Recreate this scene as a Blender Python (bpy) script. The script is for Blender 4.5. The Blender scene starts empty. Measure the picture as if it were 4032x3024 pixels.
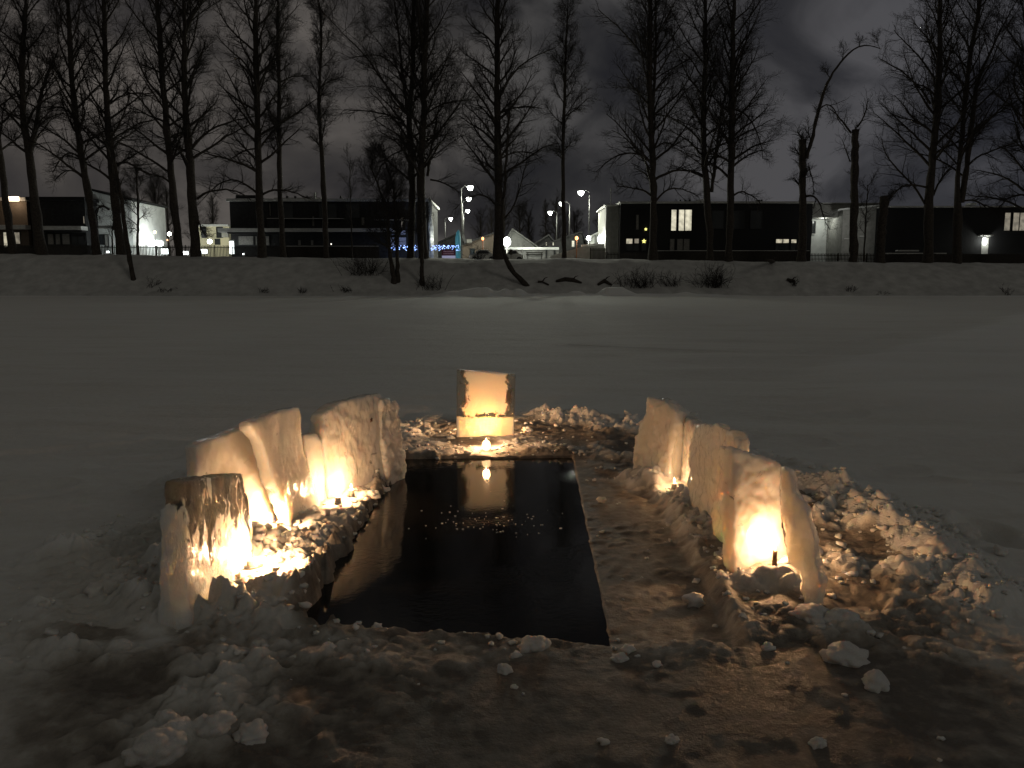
import bpy, math, random
import numpy as np
from mathutils import Vector, Matrix
R = math.radians
sc = bpy.context.scene
C = sc.collection
# ------------------------------------------------------------------ camera
F = 3262.0; CX, CY, HOR = 2016.0, 1512.0, 1100.0; CAMZ = 1.6      # measured on the 4032 x 3024 photograph
PITCH = math.atan((CY-HOR)/F)
cam = bpy.data.cameras.new('camera'); camo = bpy.data.objects.new('camera', cam); C.objects.link(camo)
camo.location = (0, 0, CAMZ); camo.rotation_euler = (R(90)-PITCH, 0, 0)
cam.sensor_width = 36; cam.lens = 36*F/4032; cam.clip_start = .05; cam.clip_end = 3000
sc.camera = camo
# ------------------------------------------------------------------ world: night clouds lit by the town
w = bpy.data.worlds.new('World'); sc.world = w; w.use_nodes = True
nt = w.node_tree; nt.nodes.clear()
def N(nt, t, **k):
    n = nt.nodes.new(t)
    for a, b in k.items():
        if a.startswith('i_'): n.inputs[a[2:].replace('_', ' ')].default_value = b
        else: setattr(n, a, b)
    return n
def ramp(nt, pts):
    n = nt.nodes.new('ShaderNodeValToRGB'); e = n.color_ramp.elements
    while len(e) < len(pts): e.new(.5)
    for i, (p, c) in enumerate(pts): e[i].position = p; e[i].color = tuple(c)+(1,)
    return n
L = nt.links.new
tc = N(nt, 'ShaderNodeTexCoord'); mp = N(nt, 'ShaderNodeMapping'); mp.inputs['Scale'].default_value = (3.0, 1.6, 4.2)
mp.inputs['Rotation'].default_value = (0.0, R(28), R(10))
L(tc.outputs['Generated'], mp.inputs['Vector'])
nz = N(nt, 'ShaderNodeTexNoise', i_Scale=1.9, i_Detail=8, i_Roughness=.52, i_Distortion=.5)
L(mp.outputs[0], nz.inputs['Vector'])
cr = ramp(nt, [(.36, (.58, .58, .64)), (.47, (1.02, 1.0, 1.0)), (.62, (2.5, 2.4, 2.28))]); L(nz.outputs['Fac'], cr.inputs[0])
sep = N(nt, 'ShaderNodeSeparateXYZ'); L(tc.outputs['Generated'], sep.inputs[0])
xr = N(nt, 'ShaderNodeMapRange'); xr.inputs['From Min'].default_value = -.55; xr.inputs['From Max'].default_value = .55
L(sep.outputs['X'], xr.inputs['Value'])
xc = ramp(nt, [(0, (.052, .0478, .0448)), (.3, (.043, .0402, .0385)), (.52, (.0250, .0250, .0260)), (.75, (.0285, .0290, .0322)), (1, (.0290, .0305, .0365))]); L(xr.outputs[0], xc.inputs[0])
m1 = N(nt, 'ShaderNodeMix', data_type='RGBA', blend_type='MULTIPLY'); m1.inputs[0].default_value = 1
L(xc.outputs[0], m1.inputs[6]); L(cr.outputs[0], m1.inputs[7])
# cloud cover straight overhead and towards the town behind is brighter
zr = N(nt, 'ShaderNodeMapRange'); zr.inputs['From Min'].default_value = .42; zr.inputs['From Max'].default_value = .9
L(sep.outputs['Z'], zr.inputs['Value'])
m2 = N(nt, 'ShaderNodeMix', data_type='RGBA'); m2.inputs[7].default_value = (.052, .050, .042, 1)
L(zr.outputs[0], m2.inputs[0]); L(m1.outputs[2], m2.inputs[6])
yr = N(nt, 'ShaderNodeMapRange'); yr.inputs['From Min'].default_value = .1; yr.inputs['From Max'].default_value = -.5
L(sep.outputs['Y'], yr.inputs['Value'])
m3 = N(nt, 'ShaderNodeMix', data_type='RGBA'); m3.inputs[7].default_value = (.046, .045, .040, 1)
L(yr.outputs[0], m3.inputs[0]); L(m2.outputs[2], m3.inputs[6])
bg = N(nt, 'ShaderNodeBackground'); bg.inputs['Strength'].default_value = 1.0
L(m3.outputs[2], bg.inputs['Color']); L(bg.outputs[0], N(nt, 'ShaderNodeOutputWorld').inputs[0])
# soft town glow from behind the camera
su = bpy.data.lights.new('town_glow', 'SUN'); su.energy = .10; su.angle = R(12); su.color = (1, .93, .82)
suo = bpy.data.objects.new('town_glow', su); C.objects.link(suo); suo.rotation_euler = (R(70), 0, R(38)); suo.location = (0, -20, 40)
sc.view_settings.view_transform = 'Standard'; sc.view_settings.look = 'None'
sc.view_settings.exposure = 0; sc.view_settings.gamma = 1
sc.cycles.sample_clamp_indirect = 2.5; sc.cycles.max_bounces = 8; sc.cycles.use_denoising = True
sc.cycles.caustics_reflective = False; sc.cycles.caustics_refractive = False

# ------------------------------------------------------------------ helpers
cp, sp = math.cos(PITCH), math.sin(PITCH)
def ray(u, v):
    a, b = (u-CX)/F, (v-CY)/F            # camera space x, down
    return np.array([a, cp-b*sp, -sp-b*cp])
def W(u, v, Y):                          # pixel -> point at depth Y
    d = ray(u, v); k = Y/d[1]; return np.array([0, 0, CAMZ])+d*k
def G(u, v, z=0.0):                      # pixel -> point on level z
    d = ray(u, v); k = (z-CAMZ)/d[2]; return np.array([0, 0, CAMZ])+d*k
def tag(o, label=None, cat=None, group=None, kind=None):
    if label: o['label'] = label
    if cat: o['category'] = cat
    if group: o['group'] = group
    if kind: o['kind'] = kind
    return o
def empty(name, loc, label, cat, group=None, rz=0):
    o = bpy.data.objects.new(name, None); C.objects.link(o); o.location = tuple(loc); o.rotation_euler = (0, 0, rz)
    o.empty_display_size = .1
    return tag(o, label, cat, group)
def link(name, me, mat, parent=None, smooth=False):
    o = bpy.data.objects.new(name, me); C.objects.link(o)
    if mat: me.materials.append(mat)
    if smooth: me.polygons.foreach_set('use_smooth', np.ones(len(me.polygons), bool))
    if parent:
        o.parent = parent
        o.matrix_parent_inverse = Matrix.Translation(-Vector(parent.location))   # meshes are built in world space
    return o
def np_mesh(name, V, Fq):
    me = bpy.data.meshes.new(name); n = len(Fq); k = Fq.shape[1]
    me.vertices.add(len(V)); me.vertices.foreach_set('co', np.ascontiguousarray(V, np.float32).ravel())
    me.loops.add(n*k); me.loops.foreach_set('vertex_index', np.ascontiguousarray(Fq, np.int32).ravel())
    me.polygons.add(n); me.polygons.foreach_set('loop_start', np.arange(n, dtype=np.int32)*k)
    me.update(calc_edges=True); return me
class MB:
    def __init__(s): s.v = []; s.f = []
    def add(s, V, Fs):
        b = len(s.v); s.v += [tuple(map(float, p)) for p in V]; s.f += [tuple(i+b for i in f) for f in Fs]; return s
    def box(s, x0, x1, y0, y1, z0, z1):
        return s.add([(x0,y0,z0),(x1,y0,z0),(x1,y1,z0),(x0,y1,z0),(x0,y0,z1),(x1,y0,z1),(x1,y1,z1),(x0,y1,z1)],
                     [(0,3,2,1),(4,5,6,7),(0,1,5,4),(1,2,6,5),(2,3,7,6),(3,0,4,7)])
    def tube(s, pts, rad, n=8, cap=True):
        pts = [Vector(p) for p in pts]
        if not hasattr(rad, '__len__'): rad = [rad]*len(pts)
        V = []; Fs = []
        for i, p in enumerate(pts):
            t = (pts[min(i+1, len(pts)-1)]-pts[max(i-1, 0)]).normalized()
            a = t.cross(Vector((0, 1, 0)) if abs(t.y) < .9 else Vector((1, 0, 0))).normalized(); b = t.cross(a)
            for j in range(n):
                q = 2*math.pi*j/n; V.append(p+(a*math.cos(q)+b*math.sin(q))*rad[i])
        for i in range(len(pts)-1):
            for j in range(n):
                k = (j+1) % n; Fs.append((i*n+j, i*n+k, (i+1)*n+k, (i+1)*n+j))
        if cap: Fs.append(tuple(range(n))[::-1]); Fs.append(tuple((len(pts)-1)*n+j for j in range(n)))
        return s.add(V, Fs)
    def build(s, name, mat, parent=None, smooth=False, bevel=0):
        me = bpy.data.meshes.new(name); me.from_pydata(s.v, [], s.f); me.update()
        o = link(name, me, mat, parent, smooth)
        if bevel:
            m = o.modifiers.new('bevel', 'BEVEL'); m.width = bevel; m.segments = 2
        return o
def hsh(ix, iy, s):
    n = (ix.astype(np.int64)*374761393+iy.astype(np.int64)*668265263+s*1442695041) & 0x7fffffff
    n = ((n ^ (n >> 13))*1274126177) & 0x7fffffff
    return ((n ^ (n >> 16)) & 0xffff)/65535.0
def vnoise(x, y, s=0):
    ix, iy = np.floor(x), np.floor(y); fx, fy = x-ix, y-iy; fx = fx*fx*(3-2*fx); fy = fy*fy*(3-2*fy)
    ix = ix.astype(np.int64); iy = iy.astype(np.int64)
    a = hsh(ix, iy, s); b = hsh(ix+1, iy, s); c = hsh(ix, iy+1, s); d = hsh(ix+1, iy+1, s)
    return (a*(1-fx)+b*fx)*(1-fy)+(c*(1-fx)+d*fx)*fy
def fbm(x, y, s=0, o=4, g=.5):
    r = 0; a = 1; t = 0
    for k in range(o): r = r+a*vnoise(x*2**k+13.7*k, y*2**k-7.1*k, s+k); t += a; a *= g
    return r/t
def lumps(x, y, cell, s, keep=.75):       # domes scattered over cells: crumbly snow
    gx, gy = x/cell, y/cell; ix = np.floor(gx).astype(np.int64); iy = np.floor(gy).astype(np.int64)
    out = np.zeros_like(x)
    for dx in (-1, 0, 1):
        for dy in (-1, 0, 1):
            cx, cy = ix+dx, iy+dy
            px = cx+hsh(cx, cy, s); py = cy+hsh(cx, cy, s+1)
            r = .35+.55*hsh(cx, cy, s+2); on = hsh(cx, cy, s+3) < keep
            an = hsh(cx, cy, s+4)*6.28; ca, sa = np.cos(an), np.sin(an); ex = gx-px; ey = gy-py
            u = (ex*ca+ey*sa)/r; v = (-ex*sa+ey*ca)/(r*.72)
            d2 = u*u+v*v
            out = np.maximum(out, np.where(on, r*np.sqrt(np.clip(1-d2, 0, 1)), 0))
    return out*cell
def sstep(a, b, x):
    t = np.clip((x-a)/(b-a), 0, 1); return t*t*(3-2*t)
def indist(x, y, poly):                   # signed distance to a convex polygon, negative inside
    d = np.full(x.shape, -1e9); n = len(poly); cx = sum(p[0] for p in poly)/n; cy = sum(p[1] for p in poly)/n
    for i in range(n):
        a, b = poly[i], poly[(i+1) % n]; nx, ny = b[1]-a[1], -(b[0]-a[0]); l = math.hypot(nx, ny); nx /= l; ny /= l
        if (cx-a[0])*nx+(cy-a[1])*ny > 0: nx, ny = -nx, -ny
        d = np.maximum(d, (x-a[0])*nx+(y-a[1])*ny)
    return d
def segd(x, y, pts):
    d = np.full(x.shape, 1e9)
    for a, b in zip(pts[:-1], pts[1:]):
        ex, ey = b[0]-a[0], b[1]-a[1]; l2 = ex*ex+ey*ey
        t = np.clip(((x-a[0])*ex+(y-a[1])*ey)/l2, 0, 1)
        d = np.minimum(d, np.hypot(x-a[0]-t*ex, y-a[1]-t*ey))
    return d
S = 4032/2212                             # coordinates read off a 2212 px wide view
g2 = lambda u, v, z=0: tuple(G(u*S, v*S, z)[:2])

# ------------------------------------------------------------------ materials
def mat(name, col, rough=.7, spec=.3, metal=0, noise=None, bump=None, emit=None, estr=0):
    m = bpy.data.materials.new(name); m.use_nodes = True; nt = m.node_tree; b = nt.nodes['Principled BSDF']
    b.inputs['Base Color'].default_value = tuple(col)+(1,); b.inputs['Roughness'].default_value = rough
    b.inputs['Specular IOR Level'].default_value = spec; b.inputs['Metallic'].default_value = metal
    tcn = N(nt, 'ShaderNodeTexCoord')
    if noise:
        sc_, lo, hi = noise; n = N(nt, 'ShaderNodeTexNoise', i_Scale=sc_, i_Detail=6, i_Roughness=.6)
        nt.links.new(tcn.outputs['Object'], n.inputs['Vector'])
        r = ramp(nt, [(.3, tuple(c*lo for c in col)), (.7, tuple(min(1, c*hi) for c in col))])
        nt.links.new(n.outputs['Fac'], r.inputs[0]); nt.links.new(r.outputs[0], b.inputs['Base Color'])
    if bump:
        sc_, st, di = bump; n = N(nt, 'ShaderNodeTexNoise', i_Scale=sc_, i_Detail=5, i_Roughness=.65)
        nt.links.new(tcn.outputs['Object'], n.inputs['Vector'])
        u = N(nt, 'ShaderNodeBump', i_Strength=st, i_Distance=di)
        nt.links.new(n.outputs['Fac'], u.inputs['Height']); nt.links.new(u.outputs[0], b.inputs['Normal'])
    if emit:
        b.inputs['Emission Color'].default_value = tuple(emit)+(1,); b.inputs['Emission Strength'].default_value = estr
    return m
bark = mat('bark', (.05, .042, .035), .9, .2, noise=(6, .5, 1.5), bump=(12, .6, .03))
twigm = mat('twig', (.035, .03, .027), .9, .1)
def snow_near():
    m = bpy.data.materials.new('slush_and_snow'); m.use_nodes = True; nt = m.node_tree; L = nt.links.new
    b = nt.nodes['Principled BSDF']; at = N(nt, 'ShaderNodeAttribute', attribute_name='wet')
    geo = N(nt, 'ShaderNodeNewGeometry')
    n1 = N(nt, 'ShaderNodeTexNoise', i_Scale=9, i_Detail=6, i_Roughness=.6); L(geo.outputs['Position'], n1.inputs['Vector'])
    ad = N(nt, 'ShaderNodeMath', operation='ADD'); L(at.outputs['Fac'], ad.inputs[0])
    mr = N(nt, 'ShaderNodeMapRange'); mr.inputs['From Min'].default_value = .3; mr.inputs['From Max'].default_value = .7
    mr.inputs['To Min'].default_value = -.28; mr.inputs['To Max'].default_value = .28; L(n1.outputs['Fac'], mr.inputs['Value'])
    ml = N(nt, 'ShaderNodeMath', operation='MULTIPLY'); L(mr.outputs[0], ml.inputs[0])
    mq = N(nt, 'ShaderNodeMath', operation='MINIMUM'); L(at.outputs['Fac'], mq.inputs[0]); mq.inputs[1].default_value = 1; L(mq.outputs[0], ml.inputs[1])
    L(ml.outputs[0], ad.inputs[1])
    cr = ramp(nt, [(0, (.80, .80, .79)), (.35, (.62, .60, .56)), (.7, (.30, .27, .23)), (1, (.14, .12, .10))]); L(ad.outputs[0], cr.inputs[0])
    L(cr.outputs[0], b.inputs['Base Color'])
    rr = N(nt, 'ShaderNodeMapRange'); rr.inputs['From Min'].default_value = .3; rr.inputs['From Max'].default_value = 1
    rr.inputs['To Min'].default_value = .8; rr.inputs['To Max'].default_value = .55; L(ad.outputs[0], rr.inputs['Value']); L(rr.outputs[0], b.inputs['Roughness'])
    b.inputs['Subsurface Weight'].default_value = .25; b.inputs['Subsurface Radius'].default_value = (1, .62, .4); b.inputs['Subsurface Scale'].default_value = .02
    b.inputs['Specular IOR Level'].default_value = .4
    n2 = N(nt, 'ShaderNodeTexNoise', i_Scale=70, i_Detail=5, i_Roughness=.7); L(geo.outputs['Position'], n2.inputs['Vector'])
    n3 = N(nt, 'ShaderNodeTexNoise', i_Scale=14, i_Detail=5, i_Roughness=.65); L(geo.outputs['Position'], n3.inputs['Vector'])
    b1 = N(nt, 'ShaderNodeBump', i_Strength=.55, i_Distance=.012); L(n2.outputs['Fac'], b1.inputs['Height'])
    b2 = N(nt, 'ShaderNodeBump', i_Strength=.45, i_Distance=.03); L(n3.outputs['Fac'], b2.inputs['Height']); L(b1.outputs[0], b2.inputs['Normal'])
    L(b2.outputs[0], b.inputs['Normal'])
    return m
SN = snow_near()
banksnow = mat('bank_snow', (.56, .555, .54), .8, .2, noise=(.9, .75, 1.15), bump=(5, .6, .15))
lumpsnow = mat('lump_snow', (.78, .76, .73), .6, .4, noise=(18, .75, 1.05), bump=(60, .5, .01))
lumpsnow.node_tree.nodes['Principled BSDF'].inputs['Subsurface Weight'].default_value = .5
lumpsnow.node_tree.nodes['Principled BSDF'].inputs['Subsurface Radius'].default_value = (1, .62, .4)
lumpsnow.node_tree.nodes['Principled BSDF'].inputs['Subsurface Scale'].default_value = .03

def ice_mat(name, clear=.55, seed=0.0, streak=(1, 1, 1), mask_fn=None, rough=.28, bump=.5, sss=.11):
    """cloudy ice that scatters light, with clear dark veins"""
    m = bpy.data.materials.new(name); m.use_nodes = True; nt = m.node_tree; L = nt.links.new
    b = nt.nodes['Principled BSDF']; out = nt.nodes['Material Output']
    b.inputs['Base Color'].default_value = (.83, .79, .73, 1); b.inputs['Roughness'].default_value = rough; b.inputs['IOR'].default_value = 1.31
    b.inputs['Subsurface Weight'].default_value = 1; b.inputs['Subsurface Radius'].default_value = (1, .80, .62); b.inputs['Subsurface Scale'].default_value = sss
    tcn = N(nt, 'ShaderNodeTexCoord'); mpn = N(nt, 'ShaderNodeMapping'); mpn.inputs['Scale'].default_value = streak; mpn.inputs['Location'].default_value = (seed, seed*.7, 0)
    L(tcn.outputs['Object'], mpn.inputs['Vector'])
    n = N(nt, 'ShaderNodeTexNoise', i_Scale=7, i_Detail=7, i_Roughness=.62, i_Distortion=.8); L(mpn.outputs[0], n.inputs['Vector'])
    n2 = N(nt, 'ShaderNodeTexNoise', i_Scale=38, i_Detail=6, i_Roughness=.7); L(mpn.outputs[0], n2.inputs['Vector'])
    bu = N(nt, 'ShaderNodeBump', i_Strength=bump, i_Distance=.012); L(n2.outputs['Fac'], bu.inputs['Height'])
    bu2 = N(nt, 'ShaderNodeBump', i_Strength=bump*.6, i_Distance=.03); L(n.outputs['Fac'], bu2.inputs['Height']); L(bu.outputs[0], bu2.inputs['Normal'])
    L(bu2.outputs[0], b.inputs['Normal'])
    gl = N(nt, 'ShaderNodeBsdfGlass', i_Roughness=.12, i_IOR=1.31); gl.inputs['Color'].default_value = (.76, .76, .73, 1)
    gl.distribution = 'MULTI_GGX' if hasattr(gl, 'distribution') else gl.distribution
    L(bu2.outputs[0], gl.inputs['Normal'])
    r = ramp(nt, [(clear, (.10, .10, .10)), (clear+.07, (.75, .75, .75))]); L(n.outputs['Fac'], r.inputs[0])
    fac = r.outputs[0]
    if mask_fn: fac = mask_fn(nt, tcn, n, n2)
    mx = N(nt, 'ShaderNodeMixShader'); L(fac, mx.inputs[0]); L(b.outputs[0], mx.inputs[1]); L(gl.outputs[0], mx.inputs[2]); L(mx.outputs[0], out.inputs['Surface'])
    return m
ICE = ice_mat('cloudy_ice', .625, rough=.13, bump=.18)
ICE_S = ice_mat('smooth_ice', .66, 5.2, (1.4, 1.4, .6), rough=.13, bump=.30, sss=.15)
ICE_R = ice_mat('rough_ice', .74, 3.1, rough=.25, bump=.8)
def vein_mask(nt, tcn, n, n2):
    L = nt.links.new; sp_ = N(nt, 'ShaderNodeSeparateXYZ'); L(tcn.outputs['Object'], sp_.inputs[0])
    a = N(nt, 'ShaderNodeMath', operation='MULTIPLY_ADD'); L(sp_.outputs['Z'], a.inputs[0]); a.inputs[1].default_value = .42; L(n.outputs['Fac'], a.inputs[2])
    b_ = N(nt, 'ShaderNodeMapRange'); L(sp_.outputs['Y'], b_.inputs['Value']); b_.inputs['From Min'].default_value = -.50; b_.inputs['From Max'].default_value = -.28; b_.inputs['To Min'].default_value = -.30; b_.inputs['To Max'].default_value = 0
    c = N(nt, 'ShaderNodeMath', operation='ADD'); L(a.outputs[0], c.inputs[0]); L(b_.outputs[0], c.inputs[1])
    r = ramp(nt, [(.635, (0, 0, 0)), (.69, (.9, .9, .9))]); L(c.outputs[0], r.inputs[0]); return r.outputs[0]
ICE_V = ice_mat('veined_ice', .565, 7.3, (2.2, 1.4, .55), mask_fn=vein_mask, rough=.2, bump=.8, sss=.35)

# ------------------------------------------------------------------ the frozen river, one sheet
HOLE = [g2(884, 984), g2(1226, 980), g2(1297, 1372), g2(690, 1340), g2(668, 1326)]
SHELF = [g2(1215, 985), g2(1432, 1075), g2(1602, 1392), g2(1290, 1376)]
RIM_R = [g2(1700, 1050), g2(1800, 1065), g2(1960, 1150), g2(2060, 1240), g2(2140, 1300)]
KL = (500, 1450, 1200/1731)      # enlarged view of the left row
KR = (2300, 1450, 1732/2212)     # enlarged view of the right row
KM = (1400, 1350, 1100/2212)     # enlarged view of the single slab
def cs(u, v, K): return G(K[0]+u*K[2], K[1]+v*K[2])
CAND = [(705, 1185, KL, .05, 4.4, {}, 'candle flaring at the far foot of the nearest left ice slab'), (850, 1235, KL, .06, 3.0, {}, 'candle in the slush in front of the nearest left slab, closest to the water'),
 (872, 948, KL, .04, 4.2, {}, 'candle burning at the foot of the broad left slab behind the nearest block'), (1200, 800, KL, .04, 2.3, {}, 'candle melting the wide far slab of the left row'),
 (1275, 748, KL, .03, 1.4, {}, 'small candle glowing on the slush beside the wide far left slab'),
 (955, 1040, KR, .055, 1.7, dict(h=.085, r=.0125, tin=False, wm_='dark'), 'candle stub coloured dark as a silhouette before the lit upright slab of the right row'),
 (895, 905, KR, .03, 4.0, {}, 'candle hidden behind the upright slab of the right row, lighting the rubble beyond'), (725, 874, KR, .03, 2.6, {}, 'candle glowing in the narrow gap left of the upright slab of the right row'), (452, 622, KR, .02, .7, {}, 'candle hidden beside the farthest slab of the right row'),
 (1030, 717, KM, .0, 12, {}, 'candle hidden behind the foot of the lone slab')]
BANK_F = 78.5
WATER = -.05
def near_m(x, y): return (1-sstep(2.9, 4.2, y))*sstep(-1.3, -.5, x)
def river(x, y):
    e = np.hypot((x-.05)/2.75, (y-5.3)/(4.4)); m = 1-sstep(.78, 1.12, e+.35*(fbm(x*1.1, y*1.1, 5)-.5))
    nearm = near_m(x, y); base = .16*(fbm(x*.10, y*.12, 3)-.5)*sstep(3, 20, np.hypot(x, y-5))+.05*(fbm(x*.55, y*1.1, 9)-.5)+.012*(fbm(x*4, y*7, 19)-.5)
    # wind drifts, right side
    base = base+.035*np.sin(y*2.1+x*.35+3*fbm(x*.4, y*.4, 21))*sstep(1.8, 4, x)*(1-sstep(14, 30, y))
    wx = x+.10*(fbm(x*7, y*7, 141, 3)-.5)+.035*(fbm(x*24, y*24, 142, 2)-.5); wy = y+.10*(fbm(x*7, y*7, 143, 3)-.5)+.035*(fbm(x*24, y*24, 144, 2)-.5)
    lv = (lumps(wx, wy, .34, 40, .55)*.20+lumps(wx, wy, .17, 50, .6)*.32+lumps(wx, wy, .085, 60, .7)*.60+lumps(wx, wy, .04, 70, .7)*.60)*(.55+.9*fbm(x*5, y*5, 145, 3))+.022*(fbm(x*11, y*11, 146, 4)-.3)
    blot = sstep(.34, .62, fbm(x*1.7, y*1.7, 33, 3))
    near = nearm
    hd = indist(x, y, HOLE); sd = indist(x, y, SHELF)
    left = sstep(.1, -.4, x)*sstep(3.4, 4.0, y)*(1-sstep(7.2, 8, y))
    amp = m*(.2+.8*blot)*(1-.5*near)+left*.35*m
    h = base+lv*amp+.05*m*(fbm(x*2.3, y*2.3, 12)-.45)
    # a low wall of cleared slush right of the row of slabs, a heap at the far side
    dr = segd(x, y, RIM_R); h = h+.085*np.exp(-(dr/.17)**2)*(.6+.8*fbm(x*3, y*3, 71))+lv*np.exp(-(dr/.25)**2)*.3
    df = segd(x, y, [g2(1190, 905), g2(1380, 915)]); h = h+.08*np.exp(-(df/.22)**2)+lv*np.exp(-(df/.3)**2)*.25
    de = segd(x, y, [g2(375, 1372), g2(350, 1385), g2(300, 1370)]); h = h-np.clip(h, 0, 1)*.9*np.exp(-(de/.16)**2)
    dl = segd(x, y, [g2(470, 1335), g2(560, 1335), g2(660, 1335), g2(790, 1372)]); h = h+.055*np.exp(-(dl/.11)**2)*(.5+fbm(x*6, y*6, 75))+lv*np.exp(-(dl/.2)**2)*.4
    for tr_, dp in (([g2(-40, 1058), g2(40, 1055), g2(100, 1051)], .05), ([g2(40, 978), g2(160, 968), g2(330, 958), g2(410, 962)], .03), ([g2(240, 1000), g2(330, 993), g2(380, 985)], .025), ([g2(1980, 1180), g2(2160, 1162)], .0), ([g2(1230, 745), g2(1700, 762), g2(2230, 672)], .035)):
        dt_ = segd(x, y, tr_)*(1+.8*(fbm(x*3, y*3, 161)-.5)); h = h-dp*np.exp(-(dt_/(.09 if dp < .03 or y.size == 1 else .11))**2)+dp*.5*np.exp(-((dt_-.22)/.1)**2)
    dt_ = np.hypot((x-g2(2140, 1165)[0])/.16, (y-g2(2140, 1165)[1])/.26); h = h-.10*np.exp(-dt_**4)+.03*np.exp(-((dt_-1.3)/.35)**2)
    fp = lumps(x+.3*fbm(x, y, 171), y, .55, 172, .34); h = h-.10*fp*sstep(-1, 2.5, x)*(1-m)*(1-sstep(9, 14, y))*sstep(.5, .62, fbm(x*.5, y*.5, 175))
    ds = np.clip(sd, 0, 1); h = np.where(x > 0, np.minimum(h, -.03+ds*.30+.9*lv*amp+.01), h)
    # shelf: refrozen wet ice just above water level
    far_ = sstep(4.0, 4.9, y); ss = sstep(.05+.09*far_, -.03-.06*far_, sd+(.02+.16*far_)*(fbm(x*7, y*7, 81)-.5)); h = h*(1-ss)+ss*(-.045+.012*(fbm(x*6, y*6, 82)-.5)+lumps(x, y, .06, 85, .22)*.25)
    rid = segd(x, y, [g2(1450, 1085), g2(1500, 1180), g2(1560, 1270), g2(1610, 1380)]); h = h+.028*np.exp(-(rid/.05)**2)*(.4+fbm(x*8, y*8, 76))
    # smooth wet apron between hole and camera, ledge at the far side
    ap = sstep(.62, .2, np.abs(y-3.1))*sstep(1.9, .6, np.abs(x-.6)); h = h*(1-.6*ap)
    led = sstep(.5, .05, hd); h = h*(1-.55*led*(1-left))-.02*led*(1-left)
    edge = .05*(fbm(x*7, y*7, 91)-.5)+.025*(fbm(x*22, y*22, 92)-.5)
    led2 = sstep(.40, .02, hd)*sstep(6.6, 7.0, y)*sstep(-.9, -.6, x); h = h*(1-.85*led2)-.03*led2
    fl_ = sstep(1.15, .7, np.abs(x+.1))*sstep(6.9, 7.2, y)*sstep(8.75, 8.3, y); h = h*(1-fl_)+np.minimum(h, -.01+.35*lv*amp)*fl_
    rag = np.where(x < -.55, 1.9, 1)*np.where(x > g2(1226, 980)[0]-.25, .25, np.where(y < 4.0, .8, 1.0))
    sl = np.clip(hd, 0, 1); h = np.minimum(h, -.035+sl*np.where(left > .4, .38, .32)+np.where(left > .4, 1.0, .5)*lv*amp+np.where(left > .4, .05, .012)*(fbm(x*9, y*9, 93)-.5)) if True else h
    for (u, v, K, zc, *_) in CAND+[(1035, 838, KM, -.012)]:
        pc = cs(u, v, K); dc = np.hypot(x-pc[0], y-pc[1]); gq = sstep(.20, .07, dc); h = h*(1-gq)+(zc-.003)*gq
        gq = sstep(.5, .15, dc); h = h*(1-gq)+np.minimum(h, zc+.03+.02*lv/.03)*gq
    dm = segd(x, y, [cs(800, 1085, KR)[:2], cs(900, 1090, KR)[:2], cs(1030, 1100, KR)[:2]]); h = h+(.05+.04*(fbm(x*16, y*16, 151)-.5)+lumps(wx, wy, .07, 152, .8)*.8)*np.exp(-(dm/.07)**2)
    lf_ = left > .4; hh = sstep(-.07*lf_, .05+.05*lf_, hd+edge*rag); h = h*hh+(-.45)*(1-hh)
    wet = np.clip(m*(.98-.42*blot)+.5*m*near, 0, 1.0)-lv*amp*5.0*(.4+.6*blot)
    wet = np.maximum(wet, ss*.72); wet = np.maximum(wet, 1.0*led*(1-left)); wet = np.maximum(wet, ap*1.0*(1-blot*.2))
    wet = np.where(np.exp(-(dr/.2)**2) > .3, np.minimum(wet, .15), wet)
    wet = np.clip(wet*m+(1-m)*(.10+.14*fbm(x*.5, y*2, 8)), 0, 1)*(1-.9*sstep(76.5, 77.5, y))  # paler snow strip along the shore painted in to boost the lamplight
    wet = wet*(1-.8*np.exp(-(dm/.12)**2)); wet = np.where(left*m > .3, np.minimum(wet, .35), wet); wet = np.maximum(wet, .9*sstep(.20, .05, hd))
    a_, b_ = g2(1700, 800), g2(2230, 672); dg = ((x-a_[0])*(b_[1]-a_[1])-(y-a_[1])*(b_[0]-a_[0]))/math.hypot(b_[0]-a_[0], b_[1]-a_[1]); mg = sstep(-.2, .9, dg+.6*(fbm(x*.4, y*.4, 181)-.5))*sstep(8.5, 11, y)*sstep(3.5, 6, x)
    wet = wet*(1-mg); h = h+.10*mg
    # dark drag marks and blown streaks on the open ice
    st = sstep(.60, .74, fbm(x*.35+3, y*1.5, 101, 3))*(1-m); wet = np.clip(wet+.06*st, 0, 1)
    return h, wet
def axis(segs):
    out = []
    for a, b, n in segs: out += list(np.linspace(a, b, n, endpoint=False))
    return out
xs = np.array([-320, -220, -150, -110, -80, -60]+axis([(-46, -12, 60), (-12, -4.2, 130), (-4.2, -2.6, 80), (-2.6, 2.7, 400), (2.7, 4.6, 85), (4.6, 12, 120), (12, 46, 60)])+[46, 60, 80, 110, 150, 220, 320])
ys = np.array([-60, -30, -15, -8, -4, -1]+axis([(0, 1.8, 40), (1.8, 8.8, 540), (8.8, 12, 120), (12, 24, 130), (24, 60, 120), (60, 84, 70)])+[84])
X, Y = np.meshgrid(xs, ys); H, Wt = river(X.ravel(), Y.ravel())
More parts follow.
